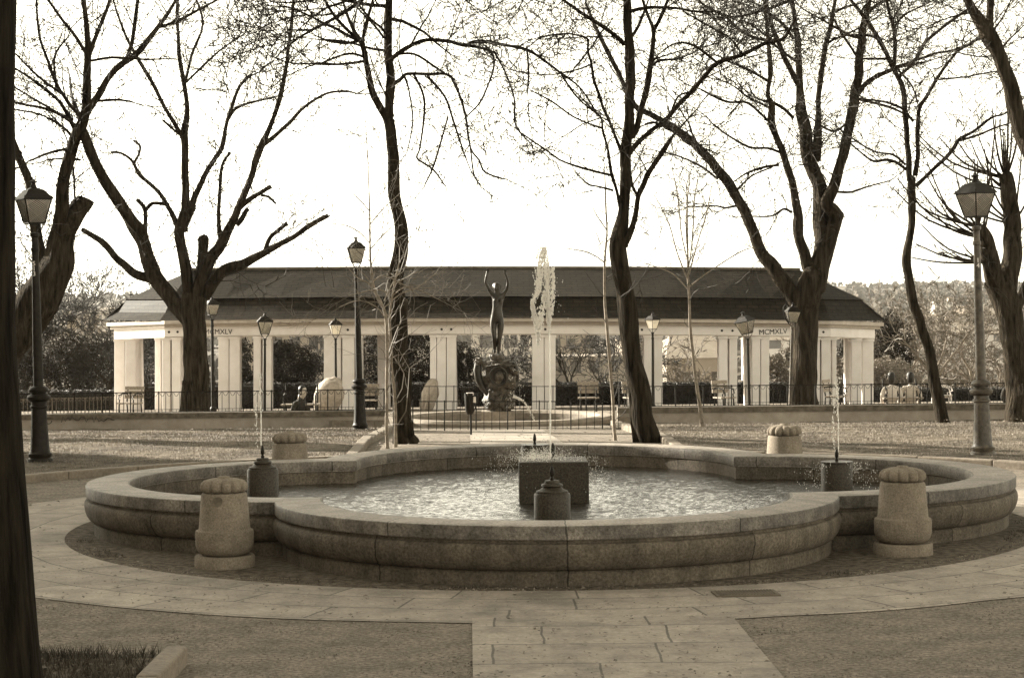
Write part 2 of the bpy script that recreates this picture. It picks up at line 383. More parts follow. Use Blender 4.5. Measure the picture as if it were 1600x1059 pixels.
grass('weeds', lambda x, y: 4.30 < math.hypot(x - FC.x, y - FC.y) < 4.5 and noise.noise(Vector((x * 1.5, y * 1.5, 9))) > .12, (-4.3, 5.2, 14.3, 21), 90000, .035, GRASSD, lambda x, y: .004, 4, .006)
mb = MB(); rnd = random.Random(8)
for i in range(5200):
    y = rnd.choice((rnd.uniform(10.5, 40), rnd.uniform(10.5, 19))); x = rnd.uniform(-.28, .28) * y
    if math.hypot(x - FC.x, y - FC.y) < 4.4: continue
    z = T(y) + (.085 if (in_left(x, y) or in_right(x, y)) else .02); s = rnd.uniform(.006, .022) * (1 if y < 20 else 1.7); a = rnd.uniform(0, 6.28)
    p = [Vector((x + s * math.cos(a + q) * (1 if q % 3.14 < .1 else .5), y + s * math.sin(a + q), z + rnd.uniform(0, .6) * s)) for q in (0, 1.57, 3.14, 4.71)]
    mb.add(p, [(0, 1, 2, 3)])
tag(mb.build('fallen_leaves', mat('leaf_litter', .07, .8, .6, 1.5, 0, v2=.26)), kind='stuff')
rnd = random.Random(77); mb = MB()
for i in range(26000):
    y = rnd.uniform(10.8, 18); x = rnd.uniform(-.27, .27) * y; r = math.hypot(x - FC.x, y - FC.y)
    if r < 4.35: continue
    paved = 4.6 < r < 6.0 or (y < 13.3 and -.0216 * y < x < 1.74 - .0216 * y)
    if rnd.random() < (.93 if paved else (0 if r < 4.62 else .25)): continue
    s = rnd.uniform(.0025, .008) * (1.6 if rnd.random() < .06 else 1); z = .012 if paved else .003
    a = rnd.uniform(0, 6.28); P = [Vector((x + s * math.cos(a + k * 2.09), y + s * math.sin(a + k * 2.09), z)) for k in range(3)] + [Vector((x, y, z + s * .9))]
    mb.add(P, [(0, 1, 3), (1, 2, 3), (2, 0, 3)])
tag(mb.build('gravel', mat('grit', .06, .9, .6, 1.7, 0, v2=.34)), kind='stuff')
# drain grate set in the paving
g0 = gp(1165, 929)
gr = empty('drain_grate', (g0.x, g0.y, .012), 'rectangular iron drain grate let into the ring paving in front of the basin', 'drain grate')
mb = MB().box((0, 0, .0), (.46, .26, .012)); mb.build('plate', mat('grate_iron', .10, .8), gr, loc=(0, 0, 0))
mb = MB()
for i in range(19): mb.box((-.2 + i * .0222, 0, .009), (.009, .22, .006))
mb.build('bars', mat('grate_iron', .10), gr, loc=(0, 0, 0)); gr.rotation_euler.z = R(4)

# ============================================================ THE BASIN
fo = empty('quatrefoil_fountain', FC, 'large low four-lobed granite fountain basin filled with rippling water', 'fountain')
CL, RL = 2.00, 2.41
def qring(off, n=44):
    r = RL + off; t = (CL + math.sqrt(max(0, 2 * r * r - CL * CL))) / 2
    a0 = math.atan2(t - CL, t); pts = []
    for k in range(4):
        for i in range(n + 1):
            a = a0 + (math.pi - 2 * a0) * i / n
            x, y = r * math.cos(a), CL + r * math.sin(a)
            b = k * math.pi / 2; pts.append((x * math.cos(b) - y * math.sin(b), x * math.sin(b) + y * math.cos(b)))
    return pts
ROT = R(.3)
def qsweep(name, prof, m):
    mb = MB(); uvs = []; ref = qring(0); us = [0]
    for i in range(1, len(ref)): us.append(us[-1] + math.hypot(ref[i][0] - ref[i - 1][0], ref[i][1] - ref[i - 1][1]))
    us.append(us[-1] + .01); n = len(ref) + 1; v = 0; pv = None
    for (off, z) in prof:
        if pv: v += math.hypot(off - pv[0], z - pv[1])
        pv = (off, z); q = qring(off); q.append(q[0])
        for i, (x, y) in enumerate(q): mb.v.append(Vector((x, y, z))); uvs.append((us[i], v))
    for j in range(len(prof) - 1):
        for i in range(n - 1):
            a = j * n + i; mb.f.append((a, a + 1, a + n + 1, a + n))
    o = mb.build(name, m, fo, smooth=True, angle=35, loc=(0, 0, 0), uvs=uvs); return o
fo.rotation_euler.z = ROT
qsweep('plinth', [(-.07, 0), (-.068, .10), (-.085, .118), (-.2, .119)], PLINTH)
qsweep('bowl', [(-.2, .119), (-.062, .121), (-.035, .137), (-.008, .175), (.008, .22), (.014, .262), (.010, .30), (-.004, .322), (-.03, .332), (-.032, .352), (-.1, .353)], TORUS)
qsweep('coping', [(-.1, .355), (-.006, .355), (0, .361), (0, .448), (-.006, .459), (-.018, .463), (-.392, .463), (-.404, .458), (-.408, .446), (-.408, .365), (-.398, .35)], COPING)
qsweep('inner_wall', [(-.398, .352), (-.385, .345), (-.385, 0.02)], TORUS)
def inq(x, y, r): return any(math.hypot(x - CL * u, y - CL * v_) < r for u, v_ in ((1, 0), (-1, 0), (0, 1), (0, -1))) or (abs(x) < 2.0 and abs(y) < 2.0)
def wave(x, y):
    z = .008 * noise.noise(Vector((x * 2.6, y * 2.6, 1))) + .009 * noise.noise(Vector((x * 6.5, y * 8, 4))) + .0065 * noise.noise(Vector((x * 12, y * 15, 7))) + .003 * noise.noise(Vector((x * 22, y * 28, 9)))
    for (cx, cy) in ((0, 0), (-2.76, 0), (2.76, 0)):
        r = math.hypot(x - cx, y - cy); z += .007 * math.sin(r * 24) * math.exp(-r * .8)
    return .222 + z * .8
mb = MB(); ix = {}; sp = .022; nn = int(4.2 / sp)
for j in range(-nn, nn + 1):
    for i in range(-nn, nn + 1):
        x, y = i * sp, j * sp
        if inq(x, y, RL - .36): ix[(i, j)] = len(mb.v); mb.v.append(Vector((x, y, wave(x, y))))
for (i, j), k in ix.items():
    if (i + 1, j) in ix and (i, j + 1) in ix and (i + 1, j + 1) in ix: mb.f.append((k, ix[(i + 1, j)], ix[(i + 1, j + 1)], ix[(i, j + 1)]))
tag(mb.build('water', WATER, fo, smooth=True, angle=180, loc=(0, 0, 0)), 'dark rippling water with bright glints')
mb = MB().box((.03, 0, .30), (.66, .66, .622)); o = mb.build('centre_block', GRAND, fo, loc=(0, 0, 0)); bv = o.modifiers.new('bevel', 'BEVEL'); bv.width = .012; bv.segments = 2
nz = [(.016, 0), (.02, .02), (.012, .04), (.02, .06), (.02, .1), (.012, .14), (.004, .16)]
MB().lathe((.03, 0, .611), nz, 12).build('nozzle', IRON, fo, smooth=True, loc=(0, 0, 0))
for (x, y, cap) in ((-2.76, 0, 1), (2.76, 0, 0), (-.05, -2.76, 1), (-.10, 2.76, 0)):
    pd = MB().lathe((x, y, 0), [(.15, .0), (.15, .535), (.142, .55), (.0, .552)], 32).build('jet_pedestal', GRAND, fo, smooth=True, loc=(0, 0, 0))
    zt = .55
    if cap:
        MB().lathe((x, y, .55), [(.132, 0), (.132, .018), (.10, .03), (.078, .05), (.09, .06), (.085, .075), (.062, .08), (.06, .1), (.05, .106), (0, .106)], 24).build('pedestal_cap', BRONZE if cap == 2 else GRAND, pd, smooth=True, loc=(0, 0, 0)); zt = .655
    else:
        MB().lathe((x, y, .55), [(.155, 0), (.155, .012), (0, .013)], 28).build('pedestal_cap', BRONZE, pd, loc=(0, 0, 0)); zt = .563
    MB().lathe((x, y, zt), [(a * .9, b * .75) for a, b in nz], 10).build('nozzle', IRON, pd, smooth=True, loc=(0, 0, 0))

# bollards
BPX = [(350.5, 883, 'stout granite bollard with a dark round patch, at the front left of the basin'),
       (1410, 871, 'stout granite bollard with a fluted cap at the front right of the basin'),
       (453, None, 'granite bollard with a fluted cap behind the left lobe of the basin'),
       (1226, None, 'sunlit granite bollard with a fluted cap behind the right lobe of the basin')]
def bollard(label, loc):
    e = empty('stone_bollard', loc, label, 'bollard', 'granite bollards around the fountain')
    MB().lathe((0, 0, 0), [(.245, -.02), (.243, .085), (.232, .099), (0, .1)], 40).build('plinth', GRANITE, e, smooth=True, loc=(0, 0, 0))
    MB().lathe((0, 0, 0), [(.17, .10), (.198, .112), (.222, .14), (.235, .18), (.237, .27), (.232, .298), (.215, .306), (.208, .315), (.186, .585), (.176, .602), (.15, .608), (.0, .608)], 40).build('body', GRANITE, e, smooth=True, loc=(0, 0, 0))
    MB().lathe((0, 0, 0), [(.165, .609), (.186, .618), (.194, .645), (.188, .675), (.165, .70), (.11, .716), (.05, .722), (.045, .734), (.0, .737)], 96,
        mod=lambda a, z: 1 - .15 * abs(math.cos(6 * a)) ** 9 if z < .72 else 1).build('cap', GRANITE, e, smooth=True, angle=70, loc=(0, 0, 0))
    return e
b0 = bollard(BPX[0][2], Vector((at(350.5, 800, 16.08).x, 16.08, 0)))
for (px, D, lab) in ((1410, 16.42, BPX[1][2]), (453, 21.9, BPX[2][2]), (1226, 22.25, BPX[3][2])):
    copy_tree(b0, (at(px, 720, D).x, D, 0), R(D * 37), label=lab)
p = at(347, 779, 16.08); mb = MB().lathe((0, 0, 0), [(.034, 0), (.034, .004), (0, .005)], 14, mod=lambda a, z: 1 + .12 * math.sin(3 * a))
o = mb.build('dark_patch', COPE, b0, loc=(-.02, -.1915, .545)); o.rotation_euler = (R(96), 0, 0); o.scale = (1, 1.25, 1)

# ============================================================ WATER JETS
def drops(mb, p, r, st, rnd):
    u = [Vector((r, 0, 0)), Vector((0, r, 0)), Vector((-r, 0, 0)), Vector((0, -r, 0)), Vector((0, 0, r * st)), Vector((0, 0, -r * st))]
    q = Matrix.Rotation(rnd.uniform(-.5, .5), 3, 'Y') @ Matrix.Rotation(rnd.uniform(0, 3), 3, 'Z')
    mb.add([p + q @ k for k in u], [(0, 1, 4), (1, 2, 4), (2, 3, 4), (3, 0, 4), (1, 0, 5), (2, 1, 5), (3, 2, 5), (0, 3, 5)])
def strand(mb, pts, D, rnd, per=8, rr=(.004, .011), st=2.4):
    for (x0, y0, w0), (x1, y1, w1) in zip(pts, pts[1:]):
        n = int(max(2, math.hypot(x1 - x0, y1 - y0) / 3 * per))
        for i in range(n):
            t = rnd.random(); w = w0 + (w1 - w0) * t
            p = at(x0 + (x1 - x0) * t + rnd.gauss(0, w * .33), y0 + (y1 - y0) * t + rnd.uniform(-2, 2), D + rnd.gauss(0, w * .33) * D / F)
            drops(mb, p, rnd.uniform(*rr), rnd.uniform(1.2, st), rnd)
def column(mb, pts, D, w0, w1, jit=.25, rnd=random):
    P = []; rr = []; n = len(pts)
    for i in range(n - 1):
        for k in range(6):
            t = k / 6; P.append(at(pts[i][0] + (pts[i + 1][0] - pts[i][0]) * t + rnd.uniform(-jit, jit), pts[i][1] + (pts[i + 1][1] - pts[i][1]) * t, D + rnd.uniform(-.01, .01)))
    P.append(at(pts[-1][0], pts[-1][1], D)); m = len(P)
    rr = [(w0 + (w1 - w0) * i / m) / 2 * D / F * rnd.uniform(.75, 1.25) for i in range(m)]
    mb.tube(P, rr, 7)
rnd = random.Random(5); DJ = 19.05
mb = MB(); column(mb, [(860, 712), (859.5, 640), (859, 580), (858.5, 520), (858, 470)], DJ, 2.4, 3.4, .3, rnd)
def strings(mb, pts, D, n, rnd, w=.004):
    for q in range(n):
        P = []; off = rnd.gauss(0, .3); od = rnd.gauss(0, .3)
        a0 = rnd.random() * (len(pts) - 1); a1 = min(len(pts) - 1, a0 + rnd.uniform(.5, 1.6)); k = int((a1 - a0) * 7) + 3
        for i in range(k):
            t = a0 + (a1 - a0) * i / (k - 1); j = min(len(pts) - 2, int(t)); f = t - j; p0, p1 = pts[j], pts[j + 1]; ww = p0[2] + (p1[2] - p0[2]) * f
            P.append(at(p0[0] + (p1[0] - p0[0]) * f + off * ww + rnd.gauss(0, .5), p0[1] + (p1[1] - p0[1]) * f, D + od * ww * D / F + rnd.gauss(0, .004)))
        mb.tube(P, [rnd.uniform(.4, 1.4) * w for _ in P], 5)
SA = [(858, 520, 4), (856, 480, 6), (855, 440, 8), (853, 410, 13), (850, 386, 9)]; SB = [(849, 386, 8), (846, 400, 14), (843, 425, 12), (842, 445, 9), (839, 458, 8), (832, 472, 5), (834, 490, 6), (838, 505, 7), (841, 535, 4)]
strings(mb, SA, DJ, 30, rnd, .0048); strings(mb, SB, DJ, 46, rnd, .0048); strings(mb, [(851, 455, 4), (846, 490, 10), (843, 515, 8), (842, 530, 4)], DJ, 12, rnd, .004)
strand(mb, [(858, 520, 4), (856, 480, 6), (855, 440, 8), (853, 410, 13), (850, 386, 9)], DJ, rnd, 20, (.0015, .0055), 4)
strand(mb, [(849, 386, 8), (846, 400, 14), (843, 425, 12), (842, 445, 9), (839, 458, 8), (832, 472, 5), (834, 490, 6), (838, 505, 7)], DJ, rnd, 24, (.0015, .0055), 4)
strand(mb, [(834, 478, 4), (836, 500, 3), (838, 512, 2)], DJ, rnd, 5)
strand(mb, [(851, 455, 4), (846, 490, 10), (843, 515, 8), (842, 530, 4), (841, 540, 3)], DJ, rnd, 7)
strand(mb, [(864, 420, 4), (864, 460, 6), (861, 490, 5), (858, 505, 4)], DJ, rnd, 7)
strand(mb, [(842, 520, 3), (842, 700, 6)], DJ, rnd, .25, (.002, .005), 4)
strand(mb, [(872, 430, 14), (876, 520, 20)], DJ, rnd, .5, (.002, .005))
tag(mb.build('water_jet', JET, smooth=True), 'tall main jet of white water spouting from the centre block of the basin', 'water jet')
mb = MB()
for i in range(2600):
    r = abs(rnd.gauss(0, 1)); a = rnd.uniform(0, 6.28); x = 842 + r * 30 * math.cos(a) - (8 if rnd.random() < .6 else -18); y = 714 - abs(rnd.gauss(0, 8)) + rnd.uniform(0, 9)
    drops(mb, at(x, y, DJ + rnd.uniform(-.35, .3)), rnd.uniform(.0012, .0032), rnd.uniform(1, 3), rnd)
for i in range(700):
    x = rnd.choice((rnd.gauss(800, 25), rnd.gauss(925, 14))); drops(mb, at(x, rnd.uniform(712, 770), DJ + rnd.uniform(-.4, .4)), rnd.uniform(.0012, .003), rnd.uniform(1.5, 4), rnd)
tag(mb.build('spray', JET, smooth=True), kind='stuff')
DL = 19.0
mb = MB(); column(mb, [(408, 696), (408, 650), (407, 618)], DL, 1.6, 2.2, .3, rnd); strand(mb, [(407, 640, 2), (406, 600, 4), (405, 582, 8)], DL, rnd, 6, (.003, .008))
strand(mb, [(402, 590, 4), (400, 640, 3), (402, 705, 4)], DL, rnd, 1.3, (.002, .006), 5)
tag(mb.build('water_jet', JET, smooth=True), 'thin small water jet rising from the left pedestal of the basin', 'water jet', 'small jets of the basin')
DRR = 19.1
mb = MB(); column(mb, [(1310, 706), (1310, 660), (1308.5, 630)], DRR, 1.6, 2.2, .3, rnd); strand(mb, [(1309, 650, 2), (1308, 612, 4), (1308, 590, 7)], DRR, rnd, 6, (.003, .008))
strand(mb, [(1304, 600, 4), (1302, 660, 4), (1305, 712, 5)], DRR, rnd, 2, (.002, .006), 5)
for i in range(420):
    t = rnd.random(); s = rnd.choice((-1, 1)); x = 1310 + s * (12 + 60 * t * rnd.random()); drops(mb, at(x, 722 + 40 * t * rnd.random() * 1.4, DRR + rnd.uniform(-.2, .2)), rnd.uniform(.0015, .0035), 3, rnd)
tag(mb.build('water_jet', JET, smooth=True), 'thin small water jet rising from the right pedestal of the basin', 'water jet', 'small jets of the basin')
# ============================================================ STREET LAMPS
def lantern(parent, z0, s, yaw, tilt=0.0, wire=True, glass=GLASSL, hookc=False):
    """four sided tapering lantern with a hipped roof; s scales it"""
    root = parent
    M = Matrix.Translation((0, 0, z0)) @ Matrix.Rotation(tilt, 4, 'Y') @ Matrix.Rotation(yaw, 4, 'Z') @ Matrix.Scale(s, 4)
    A, B, h = .115, .198, .345
    def cor(t, k, ex=0): q = A + (B - A) * t + ex; return Vector((q * (1, -1, -1, 1)[k], q * (1, 1, -1, -1)[k], .03 + h * t))
    fr = MB()
    for k in range(4):
        fr.tube([M @ cor(0, k), M @ cor(1, k)], .012 * s, 4); k2 = (k + 1) % 4
        fr.tube([M @ cor(0, k), M @ cor(0, k2)], .014 * s, 4); fr.tube([M @ cor(1, k), M @ cor(1, k2)], .015 * s, 4)
    f = fr.build('lantern_frame', IRON, root, loc=(0, 0, 0))
    gl = MB()
    for k in range(4):
        k2 = (k + 1) % 4; vs = [M @ cor(0, k, -.006), M @ cor(0, k2, -.006), M @ cor(1, k2, -.006), M @ cor(1, k, -.006)]
        gl.add(vs, [(0, 1, 2, 3)])
    gl.add([M @ Vector((x * A, y * A, .03)) for x, y in ((-1, -1), (1, -1), (1, 1), (-1, 1))], [(0, 1, 2, 3)])
    gl.build('lamp_glass', glass, root, loc=(0, 0, 0))
    if wire:
        wr = MB()
        for k in range(4):
            k2 = (k + 1) % 4
            def P(u, v): a = cor(v, k, .004); b = cor(v, k2, .004); return M @ (a + (b - a) * u)
            nn = 9
            for i in range(-nn, nn * 2):
                for sg in (1, -1):
                    # line u = i/nn + sg*v*slope  clipped to the pane
                    pts = []
                    for q in range(13):
                        v = q / 12; u = i / nn + sg * v * 1.5
                        if 0 <= u <= 1: pts.append(P(u, v))
                    if len(pts) > 1: wr.tube([pts[0], pts[-1]], .0028 * s, 3, cap=False)
        wr.build('wire_guard', IRON, root, loc=(0, 0, 0))
    rf = MB(); lv = [(.225, .375), (.225, .388), (.165, .452), (.115, .515), (.075, .53), (.05, .545)]; base = len(rf.v)
    for (q, z) in lv:
        for (x, y) in ((-1, -1), (1, -1), (1, 1), (-1, 1)): rf.v.append(M @ Vector((x * q, y * q, z)))
    for i in range(len(lv) - 1):
        for k in range(4): a, b = i * 4 + k, i * 4 + (k + 1) % 4; rf.f.append((a, b, b + 4, a + 4))
    rf.f.append((3, 2, 1, 0)); rf.f.append(tuple(range(len(lv) * 4 - 4, len(lv) * 4)))
    r_ = rf.build('lamp_roof', IRON, root, loc=(0, 0, 0))
    cc = MB().lathe((0, 0, 0), [(.05, .54), (.048, .56), (.032, .60), (.028, .615), (.062, .625), (.066, .635), (.03, .648), (.016, .66), (.006, .675)], 16)
    if wire:
        for (x, y) in ((-1, -1), (1, -1), (1, 1), (-1, 1)):
            ct = MB().lathe((x * .20, y * .20, .39), [(.012, 0), (.014, .02), (.004, .04)], 6); ct.v = [M @ v for v in ct.v]; ct.build('corner_tip', IRON, r_, loc=(0, 0, 0))
    cc.v = [M @ v for v in cc.v]; cc.build('finial', IRON, r_, loc=(0, 0, 0), smooth=True)
    br = MB()
    for k in range(4):
        x, y = (1, -1, -1, 1)[k], (1, 1, -1, -1)[k]
        br.tube([M @ Vector((x * .10, y * .10, .03)), M @ Vector((x * .085, y * .085, -.03)), M @ Vector((x * .05, y * .05, -.07)), Vector((x * .02 * s, y * .02 * s, z0 - .12 * s))], .0085 * s, 5)
    if hookc:
        br.tube([M @ Vector((-.1, 0, -.02)), M @ Vector((-.24, 0, .15)), M @ Vector((-.30, 0, .42)), M @ Vector((-.30, 0, .52)), M @ Vector((-.24, 0, .60)), M @ Vector((-.17, 0, .57)), M @ Vector((-.17, 0, .50))], .02 * s, 6)
    br.build('bracket', IRON, root, loc=(0, 0, 0))
def street_lamp(label, bx, by, tx, ty, hw, D, z=None, slim=False, yaw=35, tilt=0.0, wire=True, number=None, m=IRON, hookc=False, pm=None):
    b = at(bx, by, D); b.z = T(D) + (.07 if D < 41 else 0) if z is None else z
    t = at(tx, ty, D); ax = (t - b); Ht = ax.length
    e = empty('street_lamp', b, label, 'street lamp', 'cast iron street lamps')
    q = Vector((0, 0, 1)).rotation_difference(ax.normalized()); e.rotation_mode = 'QUATERNION'; e.rotation_quaternion = q
    s = (hw * D / F) / (2 * .225 * (math.cos(R(yaw)) + math.sin(R(yaw)))) ; hh = .68 * s; zb = Ht - hh; k = Ht / 3.76
    pm = pm or m
    if not slim:
        pr = [(.17, 0), (.165, .03), (.14, .05), (.15, .075), (.155, .10), (.135, .12), (.128, .15), (.118, .28), (.105, .52), (.10, .70), (.115, .715), (.115, .735), (.098, .75), (.098, .79),
              (.12, .80), (.15, .825), (.155, .86), (.13, .885), (.10, .895), (.10, .91), (.125, .925), (.13, .955), (.115, .98), (.075, 1.0)]
        MB().lathe((0, 0, 0), [(r * k, zz * k) for r, zz in pr], 32, mod=lambda a, zz: 1 - (.07 * max(0, math.cos(10 * a)) ** 3 if .15 * k < zz < .70 * k else 0)).build('pedestal', pm, e, smooth=True, loc=(0, 0, 0))
        z0 = .99 * k; r0, r1 = .066 * k, .043 * k
    else:
        pr = [(.10, 0), (.10, .04), (.08, .06), (.095, .1), (.115, .16), (.11, .22), (.08, .27), (.055, .30)]
        MB().lathe((0, 0, 0), [(r * k, zz * k) for r, zz in pr], 24).build('pedestal', pm, e, smooth=True, loc=(0, 0, 0)); z0 = .3 * k; r0, r1 = .058 * k, .045 * k
    zt = zb - .11 * s
    MB().lathe((0, 0, 0), [(r0, z0), (r0 * .93, z0 + (zt - z0) * .35), (r1, zt - .25 * k), (r1 * 1.25, zt - .24 * k), (r1 * 1.25, zt - .2 * k), (r1, zt - .19 * k), (r1, zt - .06 * k), (r1 * 1.4, zt - .04 * k), (r1 * 1.4, zt), (r1 * .5, zt + .01)], 20).build('pole', pm, e, smooth=True, loc=(0, 0, 0))
    lantern(e, zb, s, R(yaw), tilt, wire, GLASSL, hookc)
    if number:
        g = text_mesh(number, .085, 'lamp_number', PAINTW, e); g.location = (-.005, -.060, zt - .48); g.rotation_euler = (R(90), 0, 0)
    return e
def text_mesh(s, size, name, m, parent=None, vertical=False, depth=.003):
    c = bpy.data.curves.new(name, 'FONT'); c.body = s; c.size = size; c.extrude = depth; c.align_x = 'CENTER'; c.align_y = 'CENTER'; c.space_line = .8
    o = bpy.data.objects.new(name, c); sc.collection.objects.link(o); dg = bpy.context.evaluated_depsgraph_get()
    me = bpy.data.meshes.new_from_object(o.evaluated_get(dg)); bpy.data.objects.remove(o); me.materials.clear(); me.materials.append(m)
    o = bpy.data.objects.new(name, me); sc.collection.objects.link(o)
    if parent: o.parent = parent
    return o
street_lamp('big dark street lamp on the shaded lawn at left, number painted high on its pole', 63, 729, 52, 279, 67, 26.6, yaw=33, number='5\n1\n3')
street_lamp('big peeling grey street lamp on the sunlit lawn at right, beside the basin', 1536, 719, 1523, 270, 66, 26.0, yaw=33, m=IRON, pm=IRONP, number='1\n4')
street_lamp('tall dark street lamp in front of the low wall, its roof blackened', 563, 673, 556, 369, 33, 39.7, z=T(39.7), yaw=10)
street_lamp('street lamp just right of the trunk of the many-limbed tree, behind the railing', 333, 641, 331, 462, 28, 60, slim=True, yaw=28)
street_lamp('dark hooded street lamp beyond the wall with an open fork under its lantern', 413, 636, 414, 486, 29, 55, slim=True, yaw=12)
street_lamp('short street lamp with bright glass standing in front of the pale standing stone', 525, 637, 524, 494, 24, 62, slim=True, yaw=14, wire=False)
street_lamp('street lamp with bright glass behind the leaning dark tree right of the main jet', 1020, 633, 1019.5, 487, 26, 60, slim=True, yaw=40, wire=False)
street_lamp('street lamp whose lantern hangs askew in front of the right inscription', 1171, 632, 1167, 485, 35, 50, slim=True, yaw=52, tilt=R(-11))
street_lamp('slim pale street lamp with a curled hook in front of the thick right trunk', 1234, 632, 1239, 472, 25, 43.2, slim=True, yaw=8, hookc=True, pm=IRONP)

# ============================================================ LOW WALL, RAILINGS, FENCE
def wall(label, x0, y0, x1, y1, D0, D1):
    """y0,y1: coping top at both ends"""
    a, b = at(x0, y0, D0), at(x1, y1, D1); d = (b - a); ang = math.atan2(d.y, d.x); L = math.hypot(d.x, d.y)
    c = (a + b) / 2; e = empty('low_wall', Vector((c.x, c.y, T(c.y))), label, 'wall')
    def run(name, zt, zb, th, m, gap):
        mb = MB(); n = max(1, round(L / gap))
        for i in range(n):
            t0, t1 = (i + .001) / n, (i + .999) / n; p, q = a + d * t0, a + d * t1; nv = Vector((-math.sin(ang), math.cos(ang), 0))
            vs = []
            for (pp) in (p, q):
                for k in (0, 1): vs += [pp + nv * (k * th - (.04 if th > .4 else 0)) + Vector((0, 0, zt)), pp + nv * (k * th - (.04 if th > .4 else 0)) + Vector((0, 0, zb))]
            mb.add(vs, [(0, 1, 5, 4), (4, 5, 7, 6), (6, 7, 3, 2), (2, 3, 1, 0), (0, 4, 6, 2), (1, 3, 7, 5)])
        return mb.build(name, m, e)
    run('coping', 0, -.115, .46, COPE, 2.2); run('wall_body', -.117, -.62, .36, WALLM, 50)
    return e
WL = wall('low plastered wall with a scribbled-on dark coping behind the left lawn', -60, 648.5, 605, 641, 42.0, 42.0)
WR = wall('low cracked plaster wall with a dark coping behind the right lawn', 965, 636.8, 1720, 629.0, 42.0, 42.0)
mb = MB().pbox(518, 656.5, 606, 676, 41.9, .34); mb.build('end_pier', mat('pier_stone', .17, .9, .3, 8, .3), WL)
mb = MB().pbox(966, 651.0, 991, 674, 41.9, .34); mb.build('end_pier', mat('pier_stone', .2), WR)
# scribble on the coping: the same loose loops
rnd = random.Random(2); g = MB()
def ink(mb, pts, D, r): mb.tube([at(x, y, D) for x, y in pts], r, 4)
x = 92
P = []
while x < 178:
    x += rnd.uniform(2.2, 4.2); P.append((x, rnd.uniform(649.5, 656.5) if len(P) % 2 else rnd.uniform(651, 660)))
ink(g, P[:14], 41.925, .009); ink(g, P[15:], 41.925, .009); ink(g, [(76 + 5 * math.cos(t * .7), 657 + 5 * math.sin(t * .7)) for t in range(9)], 41.925, .010)
g.build('scribble', INK, WL)
# cracks low on the right wall
g = MB()
for seq in ([(1030, 668), (1045, 664), (1062, 665), (1080, 660), (1094, 655), (1108, 660), (1130, 663), (1160, 663), (1180, 662), (1190, 656), (1202, 652), (1216, 653), (1228, 659)], [(1190, 657), (1208, 655), (1212, 660)], [(990, 655), (1006, 663), (1028, 668)], [(1395, 658), (1412, 653), (1440, 656)]):
    ink(g, [(x + rnd.uniform(-1, 1), y + 1.5) for x, y in seq], 42.02, .012)
g.build('crack', INK, WR)
def railing(label, x0, y0, x1, y1, D, yb0, yb1, step=10.9, arcs=True, low=True, m=IRON, rr=.008, group='iron railings', every=4):
    """y0,y1 top rail ends; yb0,yb1 bottoms"""
    e = empty('iron_railing', at((x0 + x1) / 2, (yb0 + yb1) / 2, D), label, 'railing', group)
    P = lambda t, v: at(x0 + (x1 - x0) * t, (y0 + (y1 - y0) * t) * (1 - v) + (yb0 + (yb1 - yb0) * t) * v, D)
    mb = MB(); mb.tube([P(0, 0), P(1, 0)], rr * 1.3, 5); mb.build('top_rail', m, e)
    mb = MB(); mb.tube([P(0, .94 if low else .97), P(1, .94 if low else .97)], rr, 5)
    if low: mb.tube([P(0, .80), P(1, .80)], rr * .7, 4)
    mb.build('bottom_rail', m, e)
    n = int((x1 - x0) / step); mb = MB()
    for i in range(n + 1):
        t = i / n
        if i % every == 0: MB().tube([P(t, -.04), P(t, 1.0)], rr * 1.7, 5).build('post', m, e)
        else: mb.tube([P(t, 0), P(t, .94)], rr, 4, cap=False)
        if low:
            for q in (.5,): mb.tube([P(min(1, (i + q) / n), .8), P(min(1, (i + q) / n), .94)], rr * .7, 4, cap=False)
    mb.build('balusters', m, e)['kind'] = 'stuff'
    if arcs:
        ar = MB()
        for i in range(n):
            ar.tube([P((i + .12 + .76 * k / 6) / n, .03 + .17 * math.sin(math.pi * k / 6)) for k in range(7)], rr * .7, 4, cap=False)
        ar.build('garlands', m, e)['kind'] = 'stuff'
    return e
railing('iron railing with hanging loops on top of the left low wall', 28, 615.5, 600, 608, 42.2, 649.2, 641.5)
railing('iron railing with hanging loops on top of the right low wall', 968, 604, 1700, 597, 42.2, 637.0, 630)
railing('plain dark fence of upright bars across the path, in front of the round pool', 645, 627, 966, 627, 38.4, 674.5, 674, step=12.2, arcs=False, low=False, rr=.0075, group='plain fences')
railing('plain dark fence behind the round pool of the statue', 606, 603.5, 980, 603.5, 52, 641, 641, step=12.5, arcs=False, low=False, rr=.008, group='plain fences')
railing('long pale garden fence at far left, in front of the hedge', 30, 624, 178, 620, 56, 647, 645, step=6.2, arcs=True, low=False, rr=.009, m=mat('rusty_rail', .13), group='plain fences')

